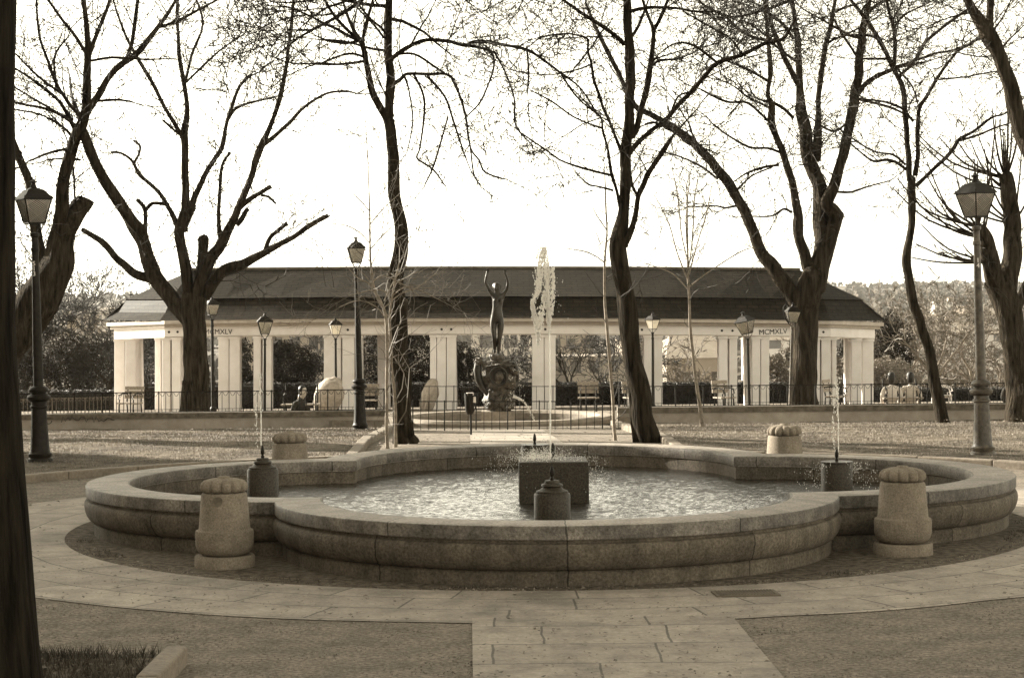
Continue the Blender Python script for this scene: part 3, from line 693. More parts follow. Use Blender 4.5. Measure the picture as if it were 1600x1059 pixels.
# ============================================================ THE PAVILION
DB = 67.0
e = empty('colonnade_pavilion', at(776, 640, DB + 2), 'long white colonnade with a dark slate roof behind the statue', 'pavilion')
PAV = e
XS = [257, 430, 600, 776, 950, 1125, 1298]; DS = [69.6, 68.2, 67.3, 67, 67.3, 68.2, 69.6]
def dat(px): # distance of the front at a pixel column
    if px <= XS[0]: return 69.6 + (XS[0] - px) * .044
    if px >= XS[-1]: return 69.6 + (px - XS[-1]) * .044
    for i in range(6):
        if px <= XS[i + 1]: return DS[i] + (DS[i + 1] - DS[i]) * (px - XS[i]) / (XS[i + 1] - XS[i])
def yb(px, y0):  # gentle drop of the lines towards the ends
    t = (px - 776) / 522; return y0 + 4.6 * min(1.35, t * t) + (1.0 if abs(px - 776) > 522 else 0) * min(1, (abs(px - 776) - 522) / 80) * 1.5
def band(name, x0, x1, y0, y1, off, dep, m, n=1):
    mb = MB()
    for i in range(n):
        a, b = x0 + (x1 - x0) * i / n, x0 + (x1 - x0) * (i + 1) / n
        A, B = at(a, yb(a, y1), dat(a) - off), at(b, yb(b, y1), dat(b) - off); C, D_ = at(b, yb(b, y0), dat(b) - off), at(a, yb(a, y0), dat(a) - off)
        k = Vector((0, dep, 0)); o = len(mb.v); mb.v += [A, B, C, D_, A + k, B + k, C + k, D_ + k]
        mb.f += [(o, o + 1, o + 2, o + 3), (o + 5, o + 4, o + 7, o + 6), (o + 3, o + 2, o + 6, o + 7), (o + 4, o + 5, o + 1, o)]
        if i == 0: mb.f.append((o + 4, o, o + 3, o + 7))
        if i == n - 1: mb.f.append((o + 1, o + 5, o + 6, o + 2))
    return mb.build(name, m, e)
segs = [(178, 257, 3), (257.0, 1298, 24), (1298, 1367, 3)]
for (a, b, n) in segs:
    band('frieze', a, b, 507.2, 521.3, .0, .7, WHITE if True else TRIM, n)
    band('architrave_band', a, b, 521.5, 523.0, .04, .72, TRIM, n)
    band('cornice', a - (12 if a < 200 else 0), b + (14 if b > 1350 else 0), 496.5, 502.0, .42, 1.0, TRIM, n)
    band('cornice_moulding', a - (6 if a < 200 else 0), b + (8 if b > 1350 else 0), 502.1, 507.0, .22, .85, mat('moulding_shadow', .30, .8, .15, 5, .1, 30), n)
# round vent holes in the frieze
for px in (264, 277.5, 543.5, 690, 705, 838.5, 852, 1003, 1128, 1144.5, 1286.5):
    c = at(px, yb(px, 514.3), dat(px) - .006); mb = MB().lathe((0, 0, 0), [(.042, 0), (.042, .012), (0, .012)], 16); o = mb.build('vent_hole', INK, e, loc=(0, 0, 0)); o.location = c - e.location; o.rotation_euler = (R(90), 0, 0)
for px in (341, 1208):
    g = text_mesh('MCMXLV', .27, 'inscription', INK, e, depth=.004); c = at(px, yb(px, 515.3), dat(px) - .012); g.location = c - e.location
    g.rotation_euler = (R(90), -.0105 + (.015 if px > 776 else -.015) * -1, -math.atan2(dat(px + 20) - dat(px - 20), 40 * 68 / F) * -1); g.scale = (1.0, .95, 1)
# pillars: front pairs and back pairs
def pillar(x0, x1, dep=.55, off=0, groove=None, m=WHITE, back=False):
    D = dat((x0 + x1) / 2) + .03 + off; yt = yb((x0 + x1) / 2, 523.2)
    if back:
        zt = at(0, yb(776, 523.2), dat(776)).z
    root = MB().pbox(x0, yt, x1, 648, D, dep)
    for i in (0, 1, 4, 5): pass
    o = root.build('pillar', m, e); bv = o.modifiers.new('bevel', 'BEVEL'); bv.width = .015; bv.segments = 1
    MB().pbox(x0 - 1.3, yt - .1, x1 + 1.3, yt + 3.6, D - .05, dep + .1).build('capital', TRIM if False else WHITE, o).matrix_parent_inverse = Matrix.Identity(4)
    return o
for (a, b) in ((178.5, 195), (196, 212), (242, 251), (253, 266), (268.5, 282), (341, 357.5), (358.5, 374.5), (396, 407.5), (410.5, 424), (506, 533), (535, 554), (556, 566), (672, 682), (682.8, 697), (698, 712.5),
               (831.5, 849.5), (850.5, 868), (980, 995), (1006, 1018), (1022, 1035), (1123, 1136.5), (1139.5, 1152), (1175, 1188), (1189, 1202), (1275, 1281), (1283.5, 1298), (1300, 1307), (1330.5, 1346), (1347, 1365)):
    pillar(a, b)
# rear row of piers and the ceiling slab they carry
for px in (205, 262, 391, 520, 590, 700, 846, 1000, 1148, 1190, 1292, 1340):
    xw = at(px, 600, dat(px)).x * 1.0; D = min(dat(px) + 3.4, 73.0); t = at(px, 523, dat(px))
    mb = MB().box((xw, D, (t.z + T(D)) / 2 - .1), (.42, .42, t.z - T(D) + .2)); mb.build('rear_pier', WHITE, e)
MBc = MB()
zc = at(776, 507, 67).z
def ringpts(pxs, y, off):
    return [at(px, yb(px, y), dat(px) - off) for px in pxs]
CP = [178, 257, 344, 430, 515, 600, 688, 776, 863, 950, 1037, 1125, 1211, 1298, 1366]
fr = ringpts(CP, 508, -.1); bk = [Vector((p.x, 75.6 - .25 * (p.y - 67), p.z)) for p in fr]
n = len(CP); MBc.v = fr + bk; MBc.f = [(i, i + 1, n + i + 1, n + i) for i in range(n - 1)]; MBc.build('ceiling', WHITE, e)
bb = [Vector((p.x, p.y, p.z - .32)) for p in bk]; MBb = MB(); MBb.v = bk + bb; MBb.f = [(i + 1, i, n + i, n + i + 1) for i in range(n - 1)]; MBb.build('rear_beam', TRIM, e)
# roof: eave ring, break ring, ridge
YR = 72.2
def roofring(pxs, ys, offs): return [at(px, y, dat(px) + o) for px, y, o in zip(pxs, ys, offs)]
EX = [162, 249] + [257 + (1298 - 257) * i / 12 for i in range(1, 12)] + [1299, 1386]
ev = roofring(EX, [500] + [yb(x, 496.8) - .4 for x in EX[1:-1]] + [501.5], [-.5] * len(EX))
BX = [197, 266] + [266 + (1288 - 266) * i / 12 for i in range(1, 12)] + [1288, 1348]
b1 = roofring(BX, [469.5] + [yb(x, 465.0) for x in BX[1:-1]] + [470.5], [.75] * len(BX))
b2 = roofring(BX, [467.5] + [yb(x, 463.0) for x in BX[1:-1]] + [468.5], [.66] * len(BX))
RX = [300, 300] + [300 + (1250 - 300) * i / 12 for i in range(1, 12)] + [1250, 1250]
rg = []
for px in RX:
    t = (px - 776) / 474; y = 419.5 + 2.6 * t * t; p = at(px, y, YR); rg.append(p)
mb = MB(); uvs = []; n = len(EX)
def mirror(L):
    lo = L[6].z < 2.2
    return [Vector((p.x, (76.4 if L is ev else 75.2) - .25 * (p.y - 67), p.z)) for p in L]
def skin2(A, B, va, vb):
    o = len(mb.v)
    for p in A: mb.v.append(p); uvs.append((p.x, va))
    for p in B: mb.v.append(p); uvs.append((p.x, vb))
    for i in range(len(A) - 1):
        mb.f.append((o + i, o + i + 1, o + len(A) + i + 1, o + len(A) + i))
mid = [a.lerp(b, .5) + Vector((0, .10, -.07)) for a, b in zip(ev, b1)]
skin2(ev, mid, 0, .55); skin2(mid, b1, .55, 1.1)
for L in (0,): pass
skin2(mirror(ev)[::-1], mirror(b1)[::-1], 0, 1.1)
skin2([mirror(ev)[0], ev[0]], [mirror(b1)[0], b1[0]], 0, 1.1); skin2([ev[-1], mirror(ev)[-1]], [b1[-1], mirror(b1)[-1]], 0, 1.1)
mb.build('lower_roof', ROOF, e, uvs=uvs)
mb = MB(); uvs = []
skin2(b2, rg, 0, 2.0); skin2(mirror(b2)[::-1], rg[::-1], 0, 2.0); skin2([mirror(b2)[0], b2[0]], [rg[0], rg[0]], 0, 2); skin2([b2[-1], mirror(b2)[-1]], [rg[-1], rg[-1]], 0, 2)
skin2(b1, b2, 0, .1)
mb.build('upper_roof', ROOF, e, uvs=uvs)
mb = MB(); mb.tube([p + Vector((0, 0, .03)) for p in rg[1:-1]], .055, 6); mb.build('ridge_cap', mat('ridge_lead', .10), e)

# ============================================================ THE STATUE AND ITS ROUND POOL
def skin_body(name, joints, edges, m, parent, D=None, sub=2, root=0):
    me = bpy.data.meshes.new(name); me.from_pydata([j[0] for j in joints], edges, []); o = bpy.data.objects.new(name + '_src', me); sc.collection.objects.link(o)
    o.modifiers.new('skin', 'SKIN'); sv = me.skin_vertices[0].data
    for i, j in enumerate(joints):
        r = j[1]; sv[i].radius = r if isinstance(r, tuple) else (r, r)
        sv[i].use_root = (i == root)
    s = o.modifiers.new('sub', 'SUBSURF'); s.levels = sub; s.render_levels = sub
    dg = bpy.context.evaluated_depsgraph_get(); dg.update(); m2 = bpy.data.meshes.new_from_object(o.evaluated_get(dg)); bpy.data.objects.remove(o)
    m2.materials.clear(); m2.materials.append(m); m2.polygons.foreach_set('use_smooth', [True] * len(m2.polygons))
    q = bpy.data.objects.new(name, m2); sc.collection.objects.link(q)
    if parent: q.parent = parent; q.matrix_parent_inverse = Matrix.Translation(parent.location).inverted()
    return q
DST = 43.5; k = DST / F
st = empty('nude_statue', at(778, 600, DST), 'bronze statue of a standing nude woman with both arms raised above the carved fountain piece', 'statue')
def J(px, py, dy, w, w2=None):
    return (at(px, py, DST + dy), (w * k, (w2 or w) * k))
jt = [J(776, 494, 0, 10, 7.5),      #0 pelvis
      J(776.5, 482, -.02, 7.6, 6),  #1 waist
      J(778, 471, -.02, 9.2, 6.8),    #2 chest
      J(778.5, 463.5, 0, 8.6, 5),    #3 shoulders
      J(778, 457, 0, 3.2, 3.2),      #4 neck
      J(776.5, 451, -.02, 5.2, 5.6), #5 head
      J(776, 445, -.01, 4.6, 5.2), #6 crown
      J(769.5, 461, 0, 3.6, 3.4), J(764, 452, -.02, 2.7), J(758.5, 441, -.04, 2.3), J(760, 431, -.05, 1.9), J(762, 425, -.05, 1.6),  #7-11 left arm
      J(787, 460, 0, 3.6, 3.4), J(792, 452, -.02, 2.7), J(794, 441, -.04, 2.3), J(791, 431, -.05, 1.9), J(789, 426, -.05, 1.6),  #12-16 right arm
      J(771.5, 502, 0, 6.6, 6.6), J(771, 515, -.02, 5.2), J(772.5, 528, -.04, 3.9), J(773, 538, 0.02, 4.1), J(772.5, 546, .03, 2.6), J(773, 552, 0, 2.4),  #17-22 leg L (bent)
      J(782, 502, 0, 6.6, 6.6), J(782, 516, -.02, 5.2), J(780, 530, -.02, 3.7), J(779.5, 540, 0, 3.8), J(779, 550, .01, 2.4), J(778.5, 557, -.02, 2.5), J(778, 559, -.1, 1.8)]
ed = [(0, 1), (1, 2), (2, 3), (3, 4), (4, 5), (5, 6), (3, 7), (7, 8), (8, 9), (9, 10), (10, 11), (3, 12), (12, 13), (13, 14), (14, 15), (15, 16), (0, 17), (17, 18), (18, 19), (19, 20), (20, 21), (21, 22), (0, 23), (23, 24), (24, 25), (25, 26), (26, 27), (27, 28), (28, 29)]
for side, base in ((-1, 11), (1, 16)):
    bx, by = (762, 425) if side < 0 else (789, 426)
    for f, (dx, dy, L) in enumerate(((-2.6, -2.5, .6), (-1.4, -4.8, .8), (-.3, -5.4, .9), (.9, -5.0, .8), (2.2, -3.2, .6))):
        jt.append(J(bx + dx * .6, by + dy * .55, -.05, .75)); jt.append(J(bx + dx, by + dy, -.07, .5)); q = len(jt); ed += [(base, q - 2), (q - 2, q - 1)]
skin_body('body', jt, ed, BRONZE, st)
mb = MB()
for sx in (-1, 1): mb.lathe(tuple(at(778 + sx * 4.0, 469.5, DST - .095)), [(.0, -.05), (.035, -.035), (.05, 0), (.035, .035), (0, .05)], 14)
mb.build('bosom', BRONZE, st, smooth=True, angle=180)
mb = MB(); hc = at(776.5, 448, DST + .02)
for i in range(9):
    a = math.pi * (i / 8); r = .085
mb.lathe(tuple(hc), [(0, -.09), (.06, -.08), (.09, -.03), (.094, .02), (.07, .07), (.03, .095), (0, .1)], 20, mod=lambda a, z: (1.08 if math.sin(a) > -.2 else .80) + .04 * math.sin(9 * a + z * 60))
mb.build('hair', BRONZE, st, smooth=True, angle=180)
mb = MB(); fc = at(775.6, 450.5, DST - .085)
mb.tube([fc + Vector((0, 0, .02)), fc + Vector((0, -.022, -.008)), fc + Vector((0, -.008, -.018))], [.007, .011, .006], 6)
mb.tube([fc + Vector((-.02, -.004, -.035)), fc + Vector((0, -.012, -.035)), fc + Vector((.02, -.004, -.035))], .006, 5)
for sx in (-1, 1): mb.tube([fc + Vector((sx * .034, .0, .022)), fc + Vector((sx * .012, -.006, .024))], .006, 5)
mb.build('face', BRONZE, st, smooth=True)
# carved fountain piece below her
cp = empty('carved_fountain_piece', at(778, 660, DST), 'dark sculpted fountain base with a round niche, side scrolls and dripping drapery under the statue', 'fountain')
STN = mat('wet_carved_stone', .04, .5, .6, 12, .9, 26, v2=.12, bdist=.04)
def P3(px, py, dy=0): return at(px, py, DST + dy)
def rock(c, rx, ry, rz, amp, fr, seed, n=3):
    bm = bmesh.new(); bmesh.ops.create_icosphere(bm, subdivisions=n, radius=1); vs = []
    for v in bm.verts:
        q = v.co.normalized(); f = 1 + amp * noise.fractal(q * fr + Vector((seed, seed, 0)), 1, 2, 4); vs.append(Vector((c.x + q.x * rx * f, c.y + q.y * ry * f, c.z + q.z * rz * f)))
    mb = MB().add(vs, [tuple(v.index for v in f.verts) for f in bm.faces]); bm.free(); return mb
m1 = rock(P3(781, 592), 27 * k, .34, 21 * k, .35, 2.2, 1, 4); r2 = rock(P3(781, 625), 25 * k, .34, 24 * k, .3, 2.5, 5, 4); m1.add(r2.v, r2.f)
r3 = rock(P3(779, 571), 26 * k, .28, 9 * k, .4, 2.8, 9, 4); m1.add(r3.v, r3.f); r4 = rock(P3(778, 560), 11 * k, .2, 8 * k, .3, 3, 11); m1.add(r4.v, r4.f)
m1.build('carved_mass', STN, cp, smooth=True, angle=50)
nc = P3(779, 588, -.36); mb = MB()
mb.tube([nc + Vector((math.cos(a) * 13 * k, 0, math.sin(a) * 14 * k)) for a in [i * math.pi / 16 for i in range(33)]], 1.9 * k, 8)
mb.tube([nc + Vector((math.cos(a) * 10.2 * k, .03, math.sin(a) * 11.2 * k)) for a in [i * math.pi / 16 for i in range(33)]], .9 * k, 8); mb.build('niche_ring', BRONZE, cp, smooth=True)
mb = MB(); mb.lathe((0, 0, 0), [(12.5 * k, 0), (12.5 * k, .02), (0, .05)], 24); o = mb.build('niche_back', INK, cp, loc=(0, 0, 0)); o.location = nc + Vector((0, .05, 0)) - cp.location; o.rotation_euler = (R(90), 0, 0)
rock(P3(780, 588, -.36), 6.5 * k, .08, 8 * k, .25, 2, 4).build('niche_mask', STN, cp, smooth=True)
mb = MB()
mb.tube([P3(x, y, -.15) for x, y in ((748, 567), (746, 578), (748, 592), (754, 606), (762, 616), (768, 620))], [6 * k, 6.5 * k, 6.2 * k, 5 * k, 3.5 * k, 1.5 * k], 10)
mb.build('scroll', BRONZE, cp, smooth=True)
mb = MB(); mb.tube([P3(x, y, -.1) for x, y in ((803, 565), (808, 578), (809, 590), (806, 603), (799, 614))], [4 * k, 3.2 * k, 2.4 * k, 2 * k, 1.5 * k], 8); mb.build('scroll', BRONZE, cp, smooth=True)
mb = MB()
for (x, y, r, s) in ((748, 565, 6, 2), (756, 569, 4, 3), (770, 558, 5, 4), (806, 582, 5, 5), (799, 577, 4, 6), (795, 634, 7, 7), (764, 634, 6, 8), (777, 641, 7, 9)):
    q = rock(P3(x, y, -.25), r * k, r * k, r * k * .9, .5, 2.5, s); mb.add(q.v, q.f)
mb.build('carved_figures', STN, cp, smooth=True, angle=50)
mb = MB().tube([P3(x, y, -.3) for x, y in ((771, 604), (766, 612), (764, 622), (772, 628), (786, 626), (792, 612))], [1.5 * k, 2.5 * k, 2.5 * k, 3 * k, 3 * k, 2 * k], 8); mb.build('drapery', BRONZE, cp, smooth=True)
mb = MB().pbox(752, 643, 804, 664, DST - .35, .75); mb.build('pedestal', mat('pedestal_stone', .22, .8, .3, 9, .4), cp)
# round pool
pc = at(776, 655, DST); pool = empty('round_pool', Vector((pc.x + .15, DST, T(DST) - .1)), 'low round stone pool ring around the statue, behind the plain fence', 'pool')
lp = [(2.32, 0), (2.34, .12), (2.42, .15), (2.44, .24), (2.38, .30), (2.12, .30), (2.06, .24), (2.06, .0)]
MB().lathe((0, 0, 0), lp, 96, cap=False).build('pool_rim', mat('pool_stone', .2, .8, .3, 9, .3), pool, smooth=True, loc=(0, 0, 0))
MB().lathe((0, 0, .10), [(2.08, 0), (0, .001)], 48, cap=False).build('water', WATER, pool, loc=(0, 0, 0))
rnd = random.Random(11); mb = MB(); PJ = [(802, 619), (810, 622), (818, 627), (824, 635), (829, 644), (834, 654), (837, 664)]
strand(mb, [(x, y, 1.5 + i * .3) for i, (x, y) in enumerate(PJ)], DST - .5, rnd, 9, (.005, .014), 2)
mb.tube([at(x, y, DST - .5) for x, y in PJ[:5]], [.03, .028, .02, .014, .008], 6)
tag(mb.build('water_jet', JET, smooth=True), 'small arching spout of water from the right side of the statue base', 'water jet')
mb = MB(); strand(mb, [(800, 575, 8), (800, 600, 12), (797, 640, 12)], DST - .45, rnd, 2.2, (.003, .007), 5); strand(mb, [(815, 600, 12), (820, 640, 14)], DST - .3, rnd, .9, (.003, .007), 5)
tag(mb.build('spray', JET, smooth=True), kind='stuff')
# ============================================================ PEOPLE
def person(label, px, py, D, s, yaw, top, seated=True, coat=CLOTHD, hair=HAIR, hat=None, lean=0.0, longhair=False, bottom=CLOTHD, arm=None):
    """px,py: centre of the head; s: scale (1 = 1.72 m); yaw 0 faces the camera"""
    hc = at(px, py, D); hz = 1.24 if seated else 1.60
    e = empty('person', Vector((hc.x, hc.y, hc.z - hz * s)), label, 'person')
    Y = -1  # faces -Y
    j = [((0, 0, .50), (.15, .13)), ((0, -.01, .66), (.135, .10)), ((0, -.02, .82), (.16, .11)), ((0, -.02, .96), (.15, .085)), ((0, -.01, 1.05), (.055, .055)), ((0, -.03, 1.10), (.05, .05))]
    j += [((-.19, -.01, .98), (.065, .065)), ((-.25, 0, .76), (.052, .052)), ((-.2, -.20, .60), (.042, .042)), ((.19, -.01, .98), (.065, .065)), ((.25, 0, .76), (.052, .052)), ((.2, -.20, .60), (.042, .042))]
    ed = [(0, 1), (1, 2), (2, 3), (3, 4), (4, 5), (3, 6), (6, 7), (7, 8), (3, 9), (9, 10), (10, 11)]
    if seated: leg = [((s_ * .10, -.08, .46), (.085, .085)) for s_ in (-1, 1)], [((s_ * .12, -.46, .47), (.065, .065)) for s_ in (-1, 1)], [((s_ * .12, -.48, .08), (.045, .045)) for s_ in (-1, 1)], [((s_ * .12, -.60, .04), (.04, .035)) for s_ in (-1, 1)]
    else: leg = [((s_ * .10, 0, .40), (.085, .085)) for s_ in (-1, 1)], [((s_ * .11, -.02, .08), (.06, .06)) for s_ in (-1, 1)], [((s_ * .11, 0, -.30), (.045, .045)) for s_ in (-1, 1)], [((s_ * .11, -.12, -.34), (.04, .035)) for s_ in (-1, 1)]
    for q in (0, 1):
        b = len(j); j += [l[q] for l in leg]; ed += [(0, b), (b, b + 1), (b + 1, b + 2), (b + 2, b + 3)]
    dz = 0 if seated else .36
    j = [((x, y + lean * max(0, z - .5), z + dz), r) for (x, y, z), r in j]
    M = Matrix.Translation(e.location) @ Matrix.Rotation(yaw, 4, 'Z') @ Matrix.Scale(s, 4)
    o = skin_body('body', [(Vector(p), r) for p, r in j], ed, coat, None); o.parent = e
    # hands
    for sx in (-1, 1):
        mb = MB(); h = Vector((sx * .2, -.20 + lean * .1, .60 + dz)); mb.tube([h, h + Vector((-sx * .04, -.07, -.02)), h + Vector((-sx * .06, -.11, -.03))], [.03, .036, .02], 8)
        for f in range(4): a = h + Vector((-sx * (.035 + .018 * f), -.10, -.03 - .004 * f)); mb.tube([a, a + Vector((-sx * .01, -.035, -.012)), a + Vector((-sx * .012, -.055, -.035))], [.010, .009, .006], 6)
        a = h + Vector((-sx * .02, -.05, .01)); mb.tube([a, a + Vector((sx * .03, -.035, .0)), a + Vector((sx * .03, -.055, -.01))], [.011, .009, .006], 6)
        mb.build('hand', SKIN, e, smooth=True, loc=(0, 0, 0))
    hy = -.045 + lean * .72; hzz = 1.24 + dz
    prof = [(0, -.135), (.035, -.13), (.055, -.10), (.068, -.05), (.075, 0), (.074, .05), (.058, .095), (.03, .12), (0, .127)]
    mb = MB().lathe((0, hy, hzz), prof, 20, mod=lambda a, z: 1.0 + .22 * abs(math.sin(a)) * (1 if z > -.08 else .3))
    mb.tube([(0, hy - .085, hzz + .02), (0, hy - .112, hzz - .018), (0, hy - .09, hzz - .03)], [.010, .017, .008], 8)
    mb.tube([(-.024, hy - .082, hzz - .062), (0, hy - .09, hzz - .062), (.024, hy - .082, hzz - .062)], .007, 6)
    for sx in (-1, 1): mb.lathe((sx * .078, hy + .01, hzz - .005), [(0, -.03), (.014, -.02), (.016, .01), (0, .03)], 8)
    mb.build('head', SKIN, e, smooth=True, angle=180, loc=(0, 0, 0))
    mb = MB()
    for sx in (-1, 1): mb.lathe((sx * .03, hy - .078, hzz + .012), [(0, -.008), (.008, 0), (0, .006)], 8)
    mb.build('eyes', INK, e, loc=(0, 0, 0))
    if hat is None:
        mb = MB().lathe((0, hy + .022, hzz + .03), [(0, -.12 if not longhair else -.18), (.07, -.10 if not longhair else -.15), (.088, -.03), (.092, .03), (.082, .08), (.05, .115), (0, .125)], 24, mod=lambda a, z: 1 + .05 * math.sin(7 * a + z * 40) - (.16 if math.sin(a) < -.5 and z < .06 else 0))
        mb.build('hair', hair, e, smooth=True, angle=180, loc=(0, 0, 0))
    else:
        mb = MB().lathe((0, hy + .01, hzz + .02), [(.086, -.03), (.094, .0), (.094, .05), (.078, .10), (.04, .125), (0, .13)], 24); mb.box((0, hy - .11, hzz - .005), (.12, .08, .012)); mb.build('cap', hat, e, smooth=True, loc=(0, 0, 0))
        mb = MB().lathe((0, hy + .03, hzz - .02), [(0, -.08), (.07, -.06), (.08, 0), (0, .02)], 16); mb.build('hair', hair, e, smooth=True, loc=(0, 0, 0))
    e.rotation_euler.z = yaw; e.scale = (s, s, s); return e
person('dark haired person in a dark jacket, larger of the two sitting close behind the railing', 461, 612, 47, 1.0, R(62), None, coat=CLOTHD, lean=-.25)
person('smaller dark haired person sitting with their face turned to the dark jacketed one', 477, 621, 47.3, .92, R(-50), None, coat=mat('brown_cloth', .05, .9, .3, 15, .2), lean=-.1, longhair=True)
person('person seen from behind in a shiny pale jacket, left one of the pair at right', 1393, 590.5, 48, .96, R(180), None, coat=CLOTHL, longhair=True)
person('person seen from behind in a pale sweater, right one of the pair at right', 1422.5, 590, 48, .96, R(172), None, coat=mat('cream_cloth', .42, .9, .1, 9, .2), longhair=True)
person('person in dark clothes with a white cap beside the far right tree', 1582, 590, 47, 1.0, R(150), None, seated=False, coat=CLOTHD, hat=PAINTW)

# ============================================================ SMALL FURNITURE
def bench(label, x0, x1, y, D, yaw=0.0, m=WOOD, back=True, hgt=None):
    c = at((x0 + x1) / 2, y, D); L = (x1 - x0) * D / F; e = empty('park_bench', Vector((c.x, D, T(D))), label, 'bench', 'park benches near the colonnade'); h = .45
    mb = MB()
    for i in range(4): mb.box((0, -.18 + i * .11, h), (L, .095, .035))
    mb.build('seat', m, e, loc=(0, 0, 0))
    if back:
        mb = MB()
        for i in range(3): mb.box((0, .24 + i * .02, h + .17 + i * .12), (L, .03, .10))
        mb.build('backrest', m, e, loc=(0, 0, 0))
    for sx in (-1, 1):
        x = sx * (L / 2 - .08); mb = MB().tube([(x, -.22, 0), (x, -.20, h - .02), (x, .22, h - .02), (x, .27, 0)], .022, 6)
        mb.tube([(x, .22, h), (x, .30, h + .46)], .02, 6); mb.tube([(x, .25, h + .25), (x, 0, h + .27), (x, -.2, h + .22), (x, -.24, h + .12), (x, -.17, h + .1), (x, -.2, h)], .018, 6)
        mb.build('end_frame', PAINTW if yaw > R(65) else IRON, e, smooth=True, loc=(0, 0, 0))
    e.rotation_euler.z = yaw; return e
bench('wooden bench standing behind the round pool, right of the middle pillar', 903, 936, 628, 58, 0)
bench('wooden bench partly behind the leaning dark tree, facing sideways', 976, 1012, 626, 57, R(20))
bench('pale wooden bench between the twin columns and the askew lamp', 1118, 1146, 622, 54, R(25))
bench('wooden bench at the foot of the leftmost pillars with bright ends', 186, 220, 632, 56, R(-20))
bench('wooden bench behind the two thin sapling stems', 560, 592, 626, 57, 0)
bench('wooden bench with a white curled armrest right of the leaning slender tree', 1452, 1492, 620, 52, R(70))
bench('wooden bench behind the railing right of the thick right trunk', 1290, 1322, 622, 54, R(60))
bench('bench under the pair seen from behind at right', 1378, 1440, 615, 48, 0, back=False)
bench('bench under the dark seated pair at left', 440, 500, 630, 47.2, 0, back=False)
def stone(label, px0, px1, y0, y1, D, seed):
    c = at((px0 + px1) / 2, (y0 + y1) / 2, D); kk = D / F; e = rock(Vector((c.x, D, c.z)), (px1 - px0) / 2 * kk, .5, (y1 - y0) / 2 * kk, .16, 1.4, seed, 4)
    for v in e.v: v.x = c.x + (v.x - c.x) * (1.12 if v.x > c.x else 1.0) + (v.z - c.z) * .22
    o = e.build('standing_stone', ROCK, smooth=True, angle=35); return tag(o, label, 'stone')
stone('tall pale rounded stone with a sunlit left side behind the bright lamp', 491, 534, 588, 648, 61, 3)
stone('pale stone with a sunlit edge half hidden by the pillar left of the statue', 657, 683, 592, 648, 66.2, 8)
# litter bin on a post
b = gp(736, 680); e = empty('litter_bin', b, 'dark litter bin on a thin post in front of the plain fence', 'litter bin')
kk = b.y / F
MB().tube([(0, 0, 0), (0, 0, 60 * kk)], 1.7 * kk, 8).build('post', IRON, e, loc=(0, 0, 0))
MB().lathe((-.02, 0, 0), [(4.5 * kk, 33 * kk), (7 * kk, 40 * kk), (8 * kk, 60 * kk), (8.5 * kk, 66 * kk), (7.6 * kk, 66 * kk), (6.5 * kk, 42 * kk), (0, 40 * kk)], 14).build('bin_body', IRON, e, smooth=True, loc=(0, 0, 0))
mb = MB().box((-.01, -.02, 65 * kk), (10 * kk, .12, 3.5 * kk), .2); mb.box((.05, -.03, 56 * kk), (4 * kk, .1, 9 * kk), .5); mb.build('rubbish', mat('paper', .45), e, loc=(0, 0, 0))
MB().tube([(8.5 * kk, 0, 66 * kk), (10 * kk, 0, 54 * kk), (7 * kk, 0, 42 * kk), (2 * kk, 0, 34 * kk)], .012, 5).build('strap', IRON, e, loc=(0, 0, 0))

# ============================================================ LEAVES: hedges and bushes
def leafcloud(name, blobs, count, size, m, seed, parent=None, gap=-.1, loc=None, fr=2.0):
    rnd = random.Random(seed); mb = MB(); n = 0; tot = sum(b[3] * b[4] * b[5] for b in blobs)
    for (cx, cy, cz, rx, ry, rz) in blobs:
        for i in range(int(count * rx * ry * rz / tot)):
            d = Vector((rnd.gauss(0, 1), rnd.gauss(0, 1), rnd.gauss(0, 1))).normalized(); r = rnd.random() ** .28
            lump = 1 + .28 * noise.noise(d * fr + Vector((seed, cx, cz)))
            p = Vector((cx + d.x * rx * r * lump, cy + d.y * ry * r * lump, cz + d.z * rz * r * lump))
            if noise.noise(p * (2.2 / max(.4, size * 12))) < gap: continue
            s = size * rnd.uniform(.5, 1.4); u = Vector((rnd.gauss(0, 1), rnd.gauss(0, 1), rnd.gauss(0, 1))).normalized(); v = u.orthogonal().normalized()
            mb.add([p - u * s, p + v * s * .5, p + u * s, p - v * s * .5], [(0, 1, 2, 3)])
    return mb.build(name, m, parent, loc=loc)
def bush(label, px, py, rx, ry, D, m, seed, count=9000, size=.05, name='evergreen_shrub', cat='shrub', group=None, conical=False):
    kk = D / F; c = at(px, py, D); rnd = random.Random(seed); base = Vector((c.x, D, T(D)))
    e = empty(name, base, label, cat, group); X, Z = rx * kk, ry * kk; cz = c.z - base.z
    bl = [(0, 0, cz, X * .8, X * .75, Z * .85)]
    for i in range(13):
        a = rnd.uniform(0, 6.28); t = rnd.uniform(-.75, .75)
        w_ = math.sqrt(1 - t * t) if not conical else (1 - t) / 2
        bl.append((math.cos(a) * X * .66 * w_, math.sin(a) * X * .5 * w_, cz + t * Z, X * rnd.uniform(.28, .45), X * .35, Z * rnd.uniform(.2, .35)))
    leafcloud('crown', bl, count, size, m, seed, e, gap=-.22, loc=(0, 0, 0))
    mb = MB()
    for i in range(5):
        a = i * 1.3; mb.tube([(0, 0, -.1), (math.cos(a) * X * .2, math.sin(a) * X * .2, cz * .5), (math.cos(a) * X * .5, math.sin(a) * X * .4, cz)], [.05, .035, .015], 5)
    mb.build('trunk', BARK, e, loc=(0, 0, 0)); return e
bush('wide dark evergreen shrub left of the colonnade', 108, 578, 62, 60, 81, LEAFD, 1, 14000)
bush('dark evergreen shrub at the far left edge behind the big lamp', 38, 590, 34, 48, 81, LEAFD, 2, 6000)
